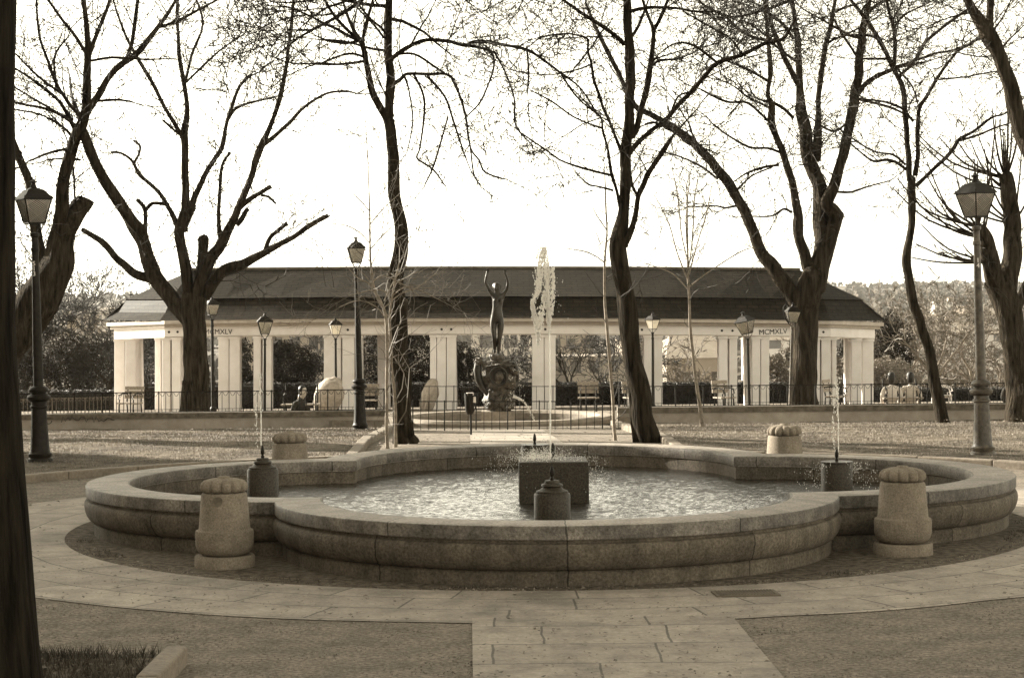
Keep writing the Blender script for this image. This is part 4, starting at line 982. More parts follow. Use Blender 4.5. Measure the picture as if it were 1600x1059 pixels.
bush('broad dome of dark evergreen seen between the left columns', 458, 572, 52, 46, 81, LEAFD, 3, 14000)
bush('dark evergreen filling the bay right of the tall dark lamp', 600, 555, 48, 72, 81, LEAFD, 4, 12000)
bush('dark evergreen behind the middle left pillar', 655, 562, 44, 66, 81, LEAFD, 5, 12000)
bush('dark evergreen just left of the statue', 722, 580, 24, 52, 81, LEAFD, 6, 7000)
bush('narrow dark shrub between the left inscription columns', 388, 572, 20, 50, 81, LEAFD, 7, 4000)
bush('tall dark conical evergreen right of the colonnade', 1392, 545, 46, 62, 84, LEAFD, 8, 11000, conical=True, name='evergreen_tree', cat='tree')
bush('paler rounded shrub under the conical evergreen', 1392, 590, 46, 42, 81, LEAFM, 9, 10000)
bush('small pale shrub seen between the rightmost pillars', 1318, 590, 26, 38, 81, LEAFM, 10, 6000)
bush('mottled shrub seen behind the thick right trunk', 1222, 584, 28, 44, 80, LEAFM, 11, 8000)
bush('dark shrub at the upper right of the rightmost pillars', 1330, 560, 30, 46, 86, LEAFD, 12, 6000)
def hedge(label, x0, x1, y, D, seed):
    a, b = at(x0, y, D), at(x1, y, D); rnd = random.Random(seed); mb = MB(); L = (b - a).length; z0 = T(D)
    for i in range(int(L * 1500)):
        t = rnd.random(); u = rnd.random(); f = rnd.random()
        top = a.z + (b.z - a.z) * t + .05 * noise.noise(Vector((t * L * 2, seed, 0)))
        if f < .6: p = Vector((a.x + (b.x - a.x) * t, D + rnd.uniform(-.06, .04), z0 + (top - z0) * u))
        else: p = Vector((a.x + (b.x - a.x) * t, D + rnd.random() * .7, top + rnd.uniform(-.05, .03)))
        s = rnd.uniform(.02, .05); q = Vector((rnd.gauss(0, 1), rnd.gauss(0, 1), rnd.gauss(0, 1))).normalized(); v = q.orthogonal().normalized()
        mb.add([p - q * s, p + v * s * .6, p + q * s, p - v * s * .6], [(0, 1, 2, 3)])
    zc = (a.z + b.z) / 2; mb.box(((a.x + b.x) / 2, D + .38, (z0 + zc) / 2 - .06), (L, .62, zc - z0 - .06))
    o = mb.build('clipped_hedge', HEDGEM); return tag(o, label, 'hedge', 'clipped hedges behind the colonnade')
hedge('clipped dark hedge left of the colonnade, behind the pale garden fence', 10, 176, 611, 77.2, 1)
hedge('clipped dark hedge seen through the left half of the colonnade', 178, 715, 599.5, 77.4, 2)
hedge('clipped dark hedge seen through the right half of the colonnade', 720, 1300, 599, 77.4, 3)
hedge('low clipped dark hedge right of the colonnade, behind the two seated backs', 1302, 1640, 607, 77.2, 4)

# ============================================================ TREES
def cr_spline(P, per=4):
    out = []; n = len(P)
    for i in range(n - 1):
        p0, p1, p2, p3 = P[max(0, i - 1)], P[i], P[i + 1], P[min(n - 1, i + 2)]
        for k in range(per):
            t = k / per; out.append(.5 * ((2 * p1) + (p2 - p0) * t + (2 * p0 - 5 * p1 + 4 * p2 - p3) * t * t + (3 * p1 - p0 - 3 * p2 + p3) * t ** 3))
    out.append(P[-1]); return out
class Tree:
    def __init__(s, label, D, seed, bark=BARK, twig=TWIG, name='bare_tree', tkm=1.0):
        s.D = D; s.r = random.Random(seed); s.seed = seed; s.tr = MB(); s.tw = MB(); s.pod = MB(); s.limbs = []; s.label = label; s.bark = bark; s.twig = twig; s.name = name; s.n = 0; s.tk = max(.9, D / 36) * tkm
    def limb(s, txt, drift=None, side=9, stub=False, twigs=1.0, maxw=7.5):
        """txt: 'x,y,w x,y,w ...' in photograph pixels, w = thickness"""
        Q = [tuple(float(c) for c in t.split(',')) for t in txt.split()]
        if s.limbs:
            best = min(((math.hypot(p[0] - Q[0][0], p[1] - Q[0][1]), p[2]) for L in s.limbs for p in L)); d0 = best[1]
        else: d0 = s.D
        L = sum(math.hypot(a[0] - b[0], a[1] - b[1]) for a, b in zip(Q, Q[1:])) * s.D / F
        if drift is None: drift = s.r.uniform(-.35, .35) * L if s.limbs else 0
        acc = 0; P = []; rec = []
        for i, q in enumerate(Q):
            if i: acc += math.hypot(q[0] - Q[i - 1][0], q[1] - Q[i - 1][1]) * s.D / F
            d = d0 + drift * (acc / L) ** 1.2; p = at(q[0], q[1], d); P.append(Vector((p.x, p.y, p.z, q[2] * d / F / 2))) ; rec.append((q[0], q[1], d))
        s.limbs.append(rec); S = cr_spline([v.copy() for v in P], 4 if P[0][3] < .07 else 8)
        pts = [Vector(v[:3]) for v in S]; rad = [max(.004, v[3]) for v in S]
        for i in range(1, len(pts) - 1):
            pts[i] += noise.noise_vector(pts[i] * 2.2 + Vector((s.seed, 0, 0))) * min(.05, max(.010, rad[i] * .45)) * (1 if s.seed > 1 else .2); rad[i] *= s.r.uniform(.95, 1.06) if rad[i] < .08 else 1
        s.tr.tube(pts, rad, side if rad[0] > .05 else 6, rough=s.rgh if rad[0] > .06 else .1, seed=s.seed + len(s.limbs))
        # knots
        if .07 < rad[0] < .5 and s.seed > 1:
            for q in range(int(L * 1.2)):
                i = s.r.randrange(len(pts)); a = Vector((s.r.gauss(0, 1), s.r.gauss(0, 1), s.r.gauss(0, .3))).normalized(); r = rad[i]; s.tr.tube([pts[i] + a * r * .5, pts[i] + a * r * 1.0, pts[i] + a * r * 1.12], [r * .45, r * .3, r * .12], 6)
        if twigs > 0: s.sprout(pts, rad, twigs, maxw)
        if not stub: s.branch(pts[-1], (pts[-1] - pts[-3]).normalized(), rad[-1] * .9, 1.0 * s.r.uniform(.7, 1.2), 2)
        return s
    def sprout(s, pts, rad, dens, maxw):
        acc = 0; step = .105 / (dens * s.dens)
        for i in range(1, len(pts)):
            seg = (pts[i] - pts[i - 1]); l = seg.length
            if rad[i] > maxw * .01 * 2: continue
            acc += l
            while acc > step:
                acc -= step * s.r.uniform(.6, 1.5); t = s.r.random(); p = pts[i - 1].lerp(pts[i], t); d = seg.normalized()
                a = Vector((s.r.gauss(0, 1), s.r.gauss(0, 1), s.r.gauss(0, 1))); a = (a - d * a.dot(d)).normalized()
                nd = (d * s.r.uniform(.3, 1.0) + a * s.r.uniform(.7, 1.2) + Vector((0, 0, .25))).normalized()
                big = s.r.random() < .22
                s.branch(p, nd, min(rad[i] * .5, .013 if big else .0075), (s.r.uniform(.9, 1.8) if big else s.r.uniform(.3, .8)), 2 if big else 1)
    def branch(s, p, d, r, L, lev):
        n = 5 if lev else 4; pts = [p.copy()]; dd = d.copy(); q = p.copy()
        for i in range(n):
            dd = (dd + Vector((s.r.gauss(0, .22), s.r.gauss(0, .22), s.r.gauss(0, .22) + .03))).normalized(); q = q + dd * (L / n); pts.append(q.copy())
        r = max(r, .0078 * s.tk); rr = [max(.0050 * s.tk, r * (1 - .7 * i / n)) for i in range(n + 1)]
        s.tw.tube(pts, rr, 3, cap=False); s.n += 1
        if lev > 0:
            for k in range(s.r.randint(3, 5) if lev > 1 else s.r.randint(1, 3)):
                i = s.r.randint(1, n); t = pts[i] - pts[i - 1]; t.normalize(); a = Vector((s.r.gauss(0, 1), s.r.gauss(0, 1), s.r.gauss(0, 1))); a = (a - t * a.dot(t)).normalized()
                s.branch(pts[i], (t * s.r.uniform(.5, 1.1) + a * .8).normalized(), rr[i] * .65, max(.16, L * s.r.uniform(.35, .65)), lev - 1)
        elif s.podp and s.r.random() < s.podp:
            for k in range(s.r.randint(1, 4)):
                c = pts[-1] + Vector((s.r.gauss(0, .03), s.r.gauss(0, .03), -.01)); h = s.r.uniform(.05, .09); a = s.r.uniform(0, 3); dx, dy = .009 * math.cos(a), .009 * math.sin(a)
                s.pod.add([c, c + Vector((dx, dy, -h * .5)), c + Vector((.008, 0, -h)), c - Vector((dx, dy, h * .5))], [(0, 1, 2, 3)])
    podp = 0; tk = 1.0; rgh = .24
    def wild(s, x, y, dx, dy, w, L, drift=0, lev=2):
        """an untraced branching limb: starts at a pixel, heads dx,dy"""
        d0 = min(((math.hypot(p[0] - x, p[1] - y), p[2]) for M in s.limbs for p in M))[1]
        a = at(x, y, d0); b = at(x + dx, y + dy, d0); d = (b - a).normalized(); d = (d + Vector((0, drift, 0))).normalized()
        s.grow(a, d, w * d0 / F / 2, L, lev)
    def grow(s, p, d, r, L, lev):
        n = 7; pts = [p.copy()]; q = p.copy(); dd = d.copy()
        for i in range(n):
            dd = (dd + Vector((s.r.gauss(0, .13), s.r.gauss(0, .13), s.r.gauss(0, .13)))).normalized(); q = q + dd * L / n; pts.append(q.copy())
        rr = [max(.005, r * (1 - .65 * i / n)) for i in range(n + 1)]
        s.tr.tube(pts, rr, 6 if r > .02 else 4, rough=.1, seed=s.seed); s.sprout(pts, rr, 1.0, 12)
        if lev > 0:
            for k in range(3 if lev > 1 else 3):
                i = s.r.randint(2, n); t = (pts[i] - pts[i - 1]).normalized(); a = Vector((s.r.gauss(0, 1), s.r.gauss(0, 1), s.r.gauss(0, 1))); a = (a - t * a.dot(t)).normalized()
                s.grow(pts[i], (t + a * s.r.uniform(.5, .9)).normalized(), rr[i] * .62, L * s.r.uniform(.5, .75), lev - 1)
        s.branch(pts[-1], dd, rr[-1], L * .3, 2)
    dens = .8
    def done(s, group=None, cat='tree'):
        x, y, d = s.limbs[0][0]; b = at(x, y, d); e = empty(s.name, b, s.label, cat, group)
        s.tr.build('trunk', s.bark, e, smooth=True, angle=60)
        if s.tw.f: s.tw.build('twigs', s.twig, e)['kind'] = 'stuff'
        if s.pod.f: s.pod.build('seed_pods', TWIG, e)['kind'] = 'stuff'
        return e

# near trunk at the left edge
t = Tree('huge dark shaded trunk cut off by the left edge of the view', 10.6, 1, BARKN)
t.rgh = .025
t.limb('-70,1110,290 -66,1059,262 -56,950,222 -55,850,204 -58,700,182 -60,500,166 -60,330,164 -56,200,158 -50,60,148 -46,-120,142 -40,-400,130', 0, side=40, stub=True, twigs=0)
t.done()
# far left tree behind the big lamp
t = Tree('large leaning tree behind the big dark lamp, its trunk sweeping up from the left edge', 36, 2)
t.dens = 1.25
t.limb('-40,690,62 0,560,60 22,528,58 61,476,54 88,418,50 97,385,42 108,350,38', 0, twigs=0, side=14, stub=True)
t.limb('100,375,32 115,345,28 135,312,24', .3, stub=True, twigs=.5)
t.limb('92,385,24 97,330,20 99,289,19 112,231,20 126,204,21 136,170,14 137,136,13 136,68,11 131,0,8 128,-60,5')
t.limb('134,178,14 146,160,13 177,112,11 211,85,10 252,37,7 275,0,5 300,-40,3')
t.limb('246,44,4 280,32,5 307,17,4 340,0,3')
t.limb('194,98,8 204,75,7 211,34,7 218,-20,5')
t.limb('140,82,7 155,45,7 167,15,6 176,-20,4'); t.limb('137,88,6 118,58,6 95,28,5 72,-6,4')
t.limb('124,205,7 102,184,6 68,170,5 34,163,4 10,156,3'); t.limb('128,185,7 110,165,6 90,135,6 75,95,5 61,51,4 57,-10,3')
t.limb('120,210,8 95,163,6 65,135,5 20,105,3'); t.limb('100,185,4 70,165,4 20,135,3'); t.limb('95,146,4 60,120,4 25,85,3'); t.limb('150,158,4 180,156,4 208,160,3')
t.limb('118,222,5 100,200,4 60,178,3 28,172,3'); t.limb('142,95,4 175,90,4 230,93,3 272,92,2'); t.limb('90,140,4 85,90,4 105,60,3')
t.limb('130,205,14 143,235,14 155,265,15 180,306,17 205,345,17 221,362,18', .5, stub=True, twigs=.4, maxw=12)
t.limb('62,480,14 66,420,16 52,330,16 48,285,14 30,250,13 10,200,12 -10,150,10', .4, stub=True, twigs=.6)
t.limb('75,440,12 60,370,12 50,340,12', .4, stub=True, twigs=.6); t.limb('118,330,4 116,280,4 112,250,4')
t.limb('110,232,5 80,238,4 45,252,3'); t.limb('126,250,4 100,248,3 75,250,3')
t.done()
# many-limbed pollarded tree in front of the colonnade
t = Tree('large many-limbed pollarded tree in front of the left end of the colonnade', 45, 3); t.dens = .8
t.limb('305,655,54 304,640,46 304,600,40 305,550,38 303,510,38 302,480,36 303,462,34', 0, twigs=0, side=16, stub=True)
t.limb('297,500,26 280,480,26 252,449,24 235,418,23 221,374,21 205,345,19 180,306,17 153,265,15 136,221,13 128,195,10 115,160,7', 1.5, twigs=.5, maxw=9)
t.limb('236,434,14 212,426,13 190,411,12 163,381,10 145,368,8 129,359,7', .6, stub=True, twigs=.7, maxw=9)
t.limb('297,478,20 292,442,18 286,401,18 280,365,17 283,350,14 289,306,12 289,218,11 292,170,9 289,136,8 280,85,6 277,31,5 279,-30,4', -.5, maxw=7)
t.limb('287,216,7 274,195,7 258,170,6 238,129,6 211,85,5 190,41,4 177,0,3'); t.limb('282,212,4 268,200,4 254,188,4', stub=True)
t.limb('281,360,10 265,330,8 252,306,7 232,285,6 218,272,6 207,252,5 190,240,4 173,238,4', stub=True); t.limb('210,254,5 217,240,4 218,228,4 209,220,4', stub=True)
t.limb('286,362,12 300,320,10 318,275,9 333,252,8 347,228,8 357,184,6 374,136,5 391,119,4')
t.limb('355,190,5 368,170,5 395,160,4 430,152,3'); t.limb('289,135,5 299,88,5 317,38,4 303,-10,3'); t.limb('292,128,4 315,105,4 345,78,3 374,58,3')
t.limb('308,478,20 313,450,18 316,408,17 317,382,17 317,373,18', .2, stub=True, twigs=.7, maxw=12)
t.limb('306,462,20 326,408,18 345,385,16 357,360,14 374,323,11 394,272,10 405,235,11 425,190,8 442,136,7 452,68,6 460,-10,4', -.8)
t.limb('412,226,7 435,208,6 456,188,6 476,167,5 510,146,4 545,143,4')
t.limb('374,325,9 390,312,8 405,303,7 423,292,7', stub=True); t.limb('408,305,4 420,308,4 431,318,4', stub=True)
t.limb('346,370,9 342,345,7 343,306,6 347,258,5 360,238,5', stub=True); t.limb('370,352,7 378,342,8 388,326,7', stub=True)
t.limb('322,462,18 340,436,17 354,422,16 384,411,14 415,394,11 456,371,8 484,352,8 512,337,7', -.9, stub=True, twigs=.8, maxw=9); t.limb('413,394,7 422,371,7 435,360,6 449,349,6', stub=True)
t.limb('236,420,8 228,370,7 226,330,7 214,312,6', stub=True); t.limb('226,330,6 240,318,6 264,320,6', stub=True)
t.done()
# centre left locust
t = Tree('tall dark locust tree left of the statue with a long arching branch', 30.5, 4, BARKD); t.podp = .10; t.dens = .6
t.limb('635,696,48 632,688,40 629,650,33 626,600,29 624,540,27 622,480,25 621,430,23 625,400,22 627,360,20 619,310,18 616,270,17 614,238,17 609,204,18 605,184,18', 0, twigs=0, side=16, stub=True)
t.limb('608,190,14 610,136,15 606,85,14 607,34,12 608,-20,10 606,-80,8', .4, maxw=8)
t.limb('604,186,12 590,160,11 582,143,11 575,110,9 570,85,9 565,65,9', -.6, maxw=8)
t.limb('566,66,6 544,48,5 522,24,5 505,-5,4'); t.limb('566,66,6 573,34,6 585,-10,4'); t.limb('566,62,5 540,68,4 510,64,3'); t.limb('572,90,4 545,84,4 505,98,3')
t.limb('612,92,8 625,82,7 636,75,7 655,66,6 670,63,6 690,64,6 704,65,6 728,71,6 737,66,5 755,65,5 789,71,5 823,78,5 847,92,4 874,112,4 908,139,3 936,182,3', -.8)
t.limb('616,131,7 626,124,6 636,116,5 670,116,5 704,119,4 718,150,4 728,184,4 735,231,3 748,250,3 758,269,3 790,280,2', .7)
t.limb('646,116,4 660,146,4 663,173,4 656,231,3 652,248,3 677,265,3 697,292,2'); t.limb('667,119,5 694,150,4 707,184,4 724,238,3')
t.limb('700,182,3 690,218,3 677,262,3 663,292,2'); t.limb('631,118,4 639,143,3 645,190,3 636,238,2')
t.limb('728,71,4 765,80,4 772,102,3 762,136,3 748,163,3 724,187,2'); t.limb('772,80,4 789,112,3 803,153,3 806,197,3 833,228,2')
t.limb('620,85,4 648,85,4 680,105,4 704,121,3'); t.limb('735,232,2.5 740,270,2.5 752,293,2'); t.limb('875,112,3 900,150,3 935,180,2'); t.limb('823,78,3 826,112,3 824,145,2')
t.limb('608,80,4 580,76,4 545,66,3 505,62,3'); t.limb('600,60,4 585,40,4 560,15,3 540,-12,3')
for (x, y, dx, dy, w, L, dr) in ((566, 66, -14, -8, 6, 1.5, .3), (575, 95, -16, 2, 5, 1.5, -.3), (610, 30, 14, -4, 6, 1.6, .5), (606, 10, -12, 0, 6, 1.8, -.6), (606, -30, -9, 3, 8, 2.0, .5), (640, 75, 8, -12, 4, 1.1, .2), (606, -20, 12, 2, 8, 2.0, -.3), (606, -30, -14, 1, 8, 2.2, -.9), (520, 22, -10, 2, 4, 1.1, .4), (700, 65, 6, -8, 3, 1.0, .2), (585, -5, -12, 3, 5, 1.5, .4), (609, 60, -8, -8, 5, 1.5, -.6)):
    t.wild(x, y, dx, dy, w, L, dr, 1 if w < 8 else 2)
t.done()
# centre right locust
t = Tree('tall dark tree right of the main jet, leaning left and forking low', 30.0, 5, BARKD); t.podp = .08; t.dens = .6
t.limb('1014,698,42 1012,690,36 1006,650,32 998,600,30 988,550,28 981,500,28 975,460,27 969,420,27 966,385,27 970,360,24 974,330,17 976,306,16 979,238,16 983,170,16 984,102,15 981,40,13 978,-10,12 976,-90,9', 0, twigs=.12, side=16, maxw=9)
t.limb('994,698,13 992,660,12 986,600,11 982,550,10 977,500,9', .25, twigs=0, stub=True)
t.limb('975,385,14 984,365,11 992,335,8 997,306,8 1005,288,8 1013,269,8 1040,231,7 1050,214,5', -.4)
t.limb('996,306,5 988,290,5 986,275,4', stub=True)
t.limb('984,240,9 998,222,8 1017,204,7 1040,187,7 1060,163,7 1080,143,7 1100,121,7 1121,99,7 1162,85,6 1195,68,6 1223,61,5 1236,42,4 1244,27,3', -1.2)
t.limb('986,215,9 993,204,9 1000,178,9 1007,153,9 1013,120,9 1017,95,8 1021,60,7 1020,44,6 1010,18,5 1000,-15,4', .5); t.limb('1021,50,6 1032,28,6 1042,5,5 1052,-20,4')
t.limb('976,70,9 960,55,7 945,44,7 925,30,6 908,20,6 890,8,5 870,-6,4', -.7)
t.limb('972,240,6 962,215,5 952,190,5 942,168,5 935,146,5 928,125,5 925,102,4 919,80,4 918,61,4 900,55,3 884,53,3 847,58,3 820,78,2', -.6)
t.limb('970,330,6 964,300,5 956,272,5 950,235,4 942,204,4 939,184,3 920,165,3 895,140,2'); t.limb('955,274,4 930,268,4 908,262,4 880,252,3 867,245,3 845,230,3 830,220,3 814,208,2')
t.limb('958,298,4 935,292,3 918,288,3 900,270,2'); t.limb('940,200,4 920,193,3 895,182,3 865,160,3 830,142,2'); t.limb('1007,195,4 1025,192,4 1050,205,4')
t.limb('1121,99,4 1085,72,4 1050,70,3 1015,100,2'); t.limb('1160,85,4 1140,60,3 1115,45,3 1070,20,3'); t.limb('1200,66,3 1215,50,3 1245,45,2'); t.limb('1080,143,4 1060,150,3 1050,170,3')
t.limb('985,60,6 998,40,5 1010,10,4'); t.limb('1013,110,4 1030,95,4 1060,92,3 1090,78,2')
for (x, y, dx, dy, w, L, dr) in ((925, 100, -12, 4, 4, 1.3, .3), (978, 0, -14, -2, 7, 1.8, .4), (978, 20, 12, -4, 6, 1.6, -.5), (945, 44, -10, 10, 4, 1.1, .3), (1017, 95, 12, -6, 4, 1.2, .2), (977, -40, -14, 6, 8, 2.0, -.4), (977, -50, 13, 6, 8, 2.0, .4), (884, 53, -12, 8, 3, 1.0, .2), (939, 184, -12, 2, 3, 1.1, .3)):
    t.wild(x, y, dx, dy, w, L, dr, 1 if w < 7 else 2)
t.done()
# big right tree
t = Tree('thick tree splitting into heavy upright limbs in front of the right inscription of the colonnade', 44, 6); t.dens = .9
t.limb('1257,650,56 1257,630,47 1257,600,42 1258,560,38 1259,520,38 1259,480,40 1264,450,42 1270,428,38 1272,414,26 1273,404,12', 0, twigs=0, side=16, stub=True)
t.limb('1252,478,26 1236,458,24 1217,436,23 1203,412,23 1193,395,20 1176,360,17 1159,320,16 1128,275,14 1094,235,13 1060,204,11 1022,182,9 990,163,8 966,112,7 935,54,6 915,5,4', 1.5, maxw=8)
t.limb('1262,418,20 1258,400,18 1250,374,17 1246,350,18 1247,335,15 1243,306,13 1233,268,12 1223,238,11 1212,212,10 1204,190,12 1206,165,10 1200,148,7 1204,112,7 1200,68,6 1197,20,5 1190,-20,4', -.4)
t.limb('1270,455,30 1276,425,30 1283,390,27 1285,350,26 1283,320,24 1278,289,22 1270,262,21 1264,238,21 1257,200,18 1254,170,15 1251,140,12 1250,119,11 1246,68,10 1243,40,8 1237,-10,6', .4, maxw=8)
t.limb('1276,250,13 1278,210,13 1278,175,10 1282,130,9 1287,90,9 1295,50,8 1303,10,6 1308,-25,4'); t.limb('1251,138,9 1240,118,8 1228,95,8 1216,65,7 1206,38,6 1195,-10,5')
t.limb('1275,450,32 1281,425,32 1288,398,27 1296,372,24 1306,340,22 1293,320,20 1303,290,17 1315,245,16 1323,215,16 1329,187,15 1338,140,15 1342,119,14 1345,80,13 1347,50,12 1355,15,10 1360,-25,8', -.6, maxw=8)
t.limb('1306,345,14 1312,338,12 1309,330,8', .2, stub=True, twigs=0)
t.limb('1341,146,9 1352,132,8 1366,122,8 1385,112,7 1400,105,7 1422,100,7 1434,90,6 1442,72,6 1451,61,6 1470,46,5 1485,34,5 1516,12,3'); t.limb('1434,94,4 1460,84,4 1490,78,4 1530,62,3')
t.limb('1203,192,4 1170,162,4 1140,160,4 1115,150,4 1095,140,3', -.6); t.limb('1240,185,5 1225,170,5 1205,160,5 1192,158,4', .2); t.limb('1205,130,5 1185,118,4 1160,105,4 1135,95,3')
t.limb('1222,240,4 1200,232,4 1170,230,4 1135,210,3 1115,195,3'); t.limb('1217,258,4 1190,262,4 1165,272,3 1145,285,2'); t.limb('1237,332,4 1225,327,4 1205,338,3 1175,338,2', -.3)
t.limb('1309,300,4 1330,300,4 1355,292,3 1390,283,2'); t.limb('1240,62,5 1225,40,5 1200,20,5 1185,8,4'); t.limb('1218,62,5 1190,62,5 1160,50,5 1135,28,4 1105,12,4 1080,-8,3'); t.limb('1330,185,4 1305,205,4 1280,195,3')
t.limb('1340,90,4 1320,60,4 1300,25,3'); t.limb('1300,22,4 1320,12,4 1345,5,3'); t.limb('1342,155,5 1362,160,4 1390,168,4 1412,178,3')
t.limb('1060,206,6 1075,225,4 1110,235,3'); t.limb('1122,280,4 1095,260,4 1065,246,3 1045,240,3'); t.limb('1148,300,4 1175,275,3 1205,262,3')
for (x, y, dx, dy, w, L, dr) in ((1250, 100, -12, -8, 5, 1.7, .3), (1290, 70, 10, -8, 5, 1.7, .4), (1345, 60, -12, -5, 5, 1.6, .2), (1355, 20, 10, -8, 6, 2, -.3), (1206, 170, -12, -6, 4, 1.5, .2), (1238, 0, -10, 2, 6, 2, .5), (1400, 105, 6, 9, 4, 1.3, -.2), (1159, 320, -12, 2, 4, 1.3, .2), (1094, 235, -4, -12, 4, 1.6, .3)):
    t.wild(x, y, dx, dy, w, L, dr, 1)
t.done()
# slender dark tree right
t = Tree('slender dark tree at right leaning left against the low wall, forking high up', 39.5, 7, BARKD); t.dens = .9; t.podp = .08
t.limb('1475,672,24 1473,655,21 1463,610,19 1451,558,17 1438,505,15 1427,469,14 1419,430,13 1415,405,14 1421,370,12 1426,340,11 1425,300,12 1427,278,13', 0, twigs=.1, side=12, stub=True)
t.limb('1424,284,10 1420,265,10 1417,225,9 1415,187,9 1411,150,9 1407,128,9 1395,105,8 1386,85,7 1373,61,7 1358,38,6 1342,17,6 1322,-8,4', .6); t.limb('1396,107,7 1399,75,6 1396,44,6 1388,15,5 1382,-15,4', -.5)
t.limb('1430,275,8 1434,240,7 1434,204,7 1437,170,6 1448,150,6 1461,129,6 1478,103,5 1495,82,4 1515,70,4 1533,58,3', -.7); t.limb('1404,122,5 1415,110,5 1430,100,4 1445,98,3')
t.limb('1431,292,7 1445,278,6 1461,262,6 1475,250,6 1488,235,6 1499,218,6 1520,205,5 1550,184,4 1570,178,3 1592,160,3', .5); t.limb('1500,220,4 1530,210,4 1560,198,3 1600,186,2')
t.limb('1416,265,5 1400,254,5 1385,250,5 1365,252,4 1345,238,3 1325,220,3'); t.limb('1415,258,4 1395,242,4 1370,238,3 1345,225,3 1310,200,2'); t.limb('1427,190,4 1410,170,4 1385,160,4 1350,155,3')
t.limb('1390,92,4 1370,92,4 1345,92,3'); t.limb('1396,45,4 1412,25,4 1440,10,3 1460,0,3'); t.limb('1465,125,3 1490,122,3 1520,118,2 1550,112,2')
for (x, y, dx, dy, w, L, dr) in ((1373, 61, -10, -5, 4, 1.2, .3), (1396, 30, 8, -8, 4, 1.2, .2), (1345, 20, 5, -10, 4, 1.2, .3), (1495, 82, 8, 2, 3, .9, .2)): t.wild(x, y, dx, dy, w, L, dr, 1)
t.done()
# pollarded tree at the far right with whippy shoots
t = Tree('stout pollarded tree with a fan of thin upright shoots behind the big grey lamp', 40, 8); t.dens = .5
t.limb('1590,660,44 1590,626,38 1587,560,36 1580,510,36 1570,470,38 1560,440,40', 0, twigs=0, side=14, stub=True)
t.limb('1565,452,32 1552,425,30 1545,400,28 1536,375,24 1528,352,20', -.5, stub=True, twigs=1.2, maxw=20); t.limb('1570,455,34 1577,420,32 1583,385,30 1582,345,26 1577,305,24 1572,276,22', .5, stub=True, twigs=1.2, maxw=20)
t.limb('1577,500,20 1592,470,18 1606,440,16', .4, stub=True)
rn = random.Random(4)
for i in range(46):
    x, y = rn.choice([(1528, 355), (1534, 372), (1572, 280), (1578, 300), (1548, 410), (1582, 350)]); a = R(rn.uniform(-75, 30)); L = rn.uniform(60, 190) * (1.0 if y < 400 else .8)
    if y > 400: a = R(rn.uniform(-95, -55))
    mx, my = x + math.sin(a) * L * .5, y - math.cos(a) * L * .42; ex, ey = x + math.sin(a) * L * .82, y - math.cos(a) * L * 1.0 - 8
    t.limb(f'{x},{y},4 {mx:.0f},{my:.0f},3 {ex:.0f},{ey:.0f},1.8', rn.uniform(-.8, .8), stub=True, twigs=.25)
t.done()
# leaning trunk at the top right corner
t = Tree('tree outside the right edge whose heavy limb leans in at the top right corner', 31, 9); t.dens = .8
t.limb('1690,690,46 1680,600,40 1660,450,36 1638,320,32 1612,240,28 1597,205,26 1580,146,24 1568,110,22 1560,85,20 1548,60,24 1538,40,20 1522,15,15 1505,-15,12', 0, side=14, twigs=.5, maxw=14)
t.limb('1546,60,14 1548,30,13 1550,-20,11', .3)
for (x, y, dx, dy, w, L, dr) in ((1548, 45, -10, -6, 4, .9, .3), (1560, 80, 10, -8, 4, .9, .2), (1540, 40, -12, 4, 3, .8, .2), (1550, 55, 6, -10, 4, .9, -.3), (1525, 18, -10, 2, 4, 1., .2), (1545, 50, 12, 4, 3, .8, .3)): t.wild(x, y, dx, dy, w, L, dr, 1)
t.done()
# saplings
t = Tree('thin pale sapling stem left of the tall locust, with fine branches above', 29.2, 10, mat('sapling_bark', .17, .9, .5, 20, .5), TWIGL, name='sapling', tkm=.42)
t.limb('605,700,7 605,693,6 604,620,5 605,544,5 603,496,5 594,470,4 585,452,4 580,420,4 578,384,3 578,340,3 577,290,2 574,235,2', 0, twigs=.8)
for q in ('578,380,2 560,362,2 540,352,2 520,350,1', '579,350,2 600,325,2 622,305,1', '600,470,2 615,440,2 625,425,2', '590,462,2 575,442,2 560,435,2 545,420,1', '601,480,2 625,460,2 650,450,2 680,428,1', '578,330,2 560,310,2 545,295,1', '604,500,2 588,480,2 560,470,2 530,480,1', '583,440,2 600,430,2 630,445,2 655,462,1', '578,390,2 596,370,2 615,352,1'): t.limb(q, twigs=1)
t.done()
t = Tree('second thin pale sapling stem touching the trunk of the tall locust', 29.5, 11, MATS['sapling_bark'], TWIGL, name='sapling', tkm=.42); t.dens = .6
t.limb('619,700,6 619,693,6 618,660,5 617,629,5 613,580,4 610,530,4 609,496,4 613,465,3 617,440,3 624,410,2', 0, twigs=.8)
for q in ('611,500,2 590,470,2 578,440,2 560,420,1', '613,462,2 635,448,2 660,455,2 690,470,1', '612,470,2 600,455,2 575,455,2 545,462,1', '616,445,2 640,430,2 655,425,1'): t.limb(q, twigs=1)
t.done()
t = Tree('thin dark young tree just left of the low forking tree', 31.0, 12, MATS['sapling_bark'], TWIG, name='sapling', tkm=.42)
t.limb('963,694,7 962,685,6 957,620,5 952,551,5 947,500,5 945,452,4 945,408,4 948,360,3 947,320,3 945,275,2', 0, twigs=.4)
for q in ('946,412,2 930,400,2 910,392,2 880,388,1', '948,360,2 935,340,2 925,322,1', '947,380,2 962,360,2 968,345,1'): t.limb(q, twigs=.8)
t.done()
t = Tree('slim young tree with a narrow broom-like crown in front of the right low wall', 39, 13, MATS['sapling_bark'], TWIG, name='sapling', tkm=.42)
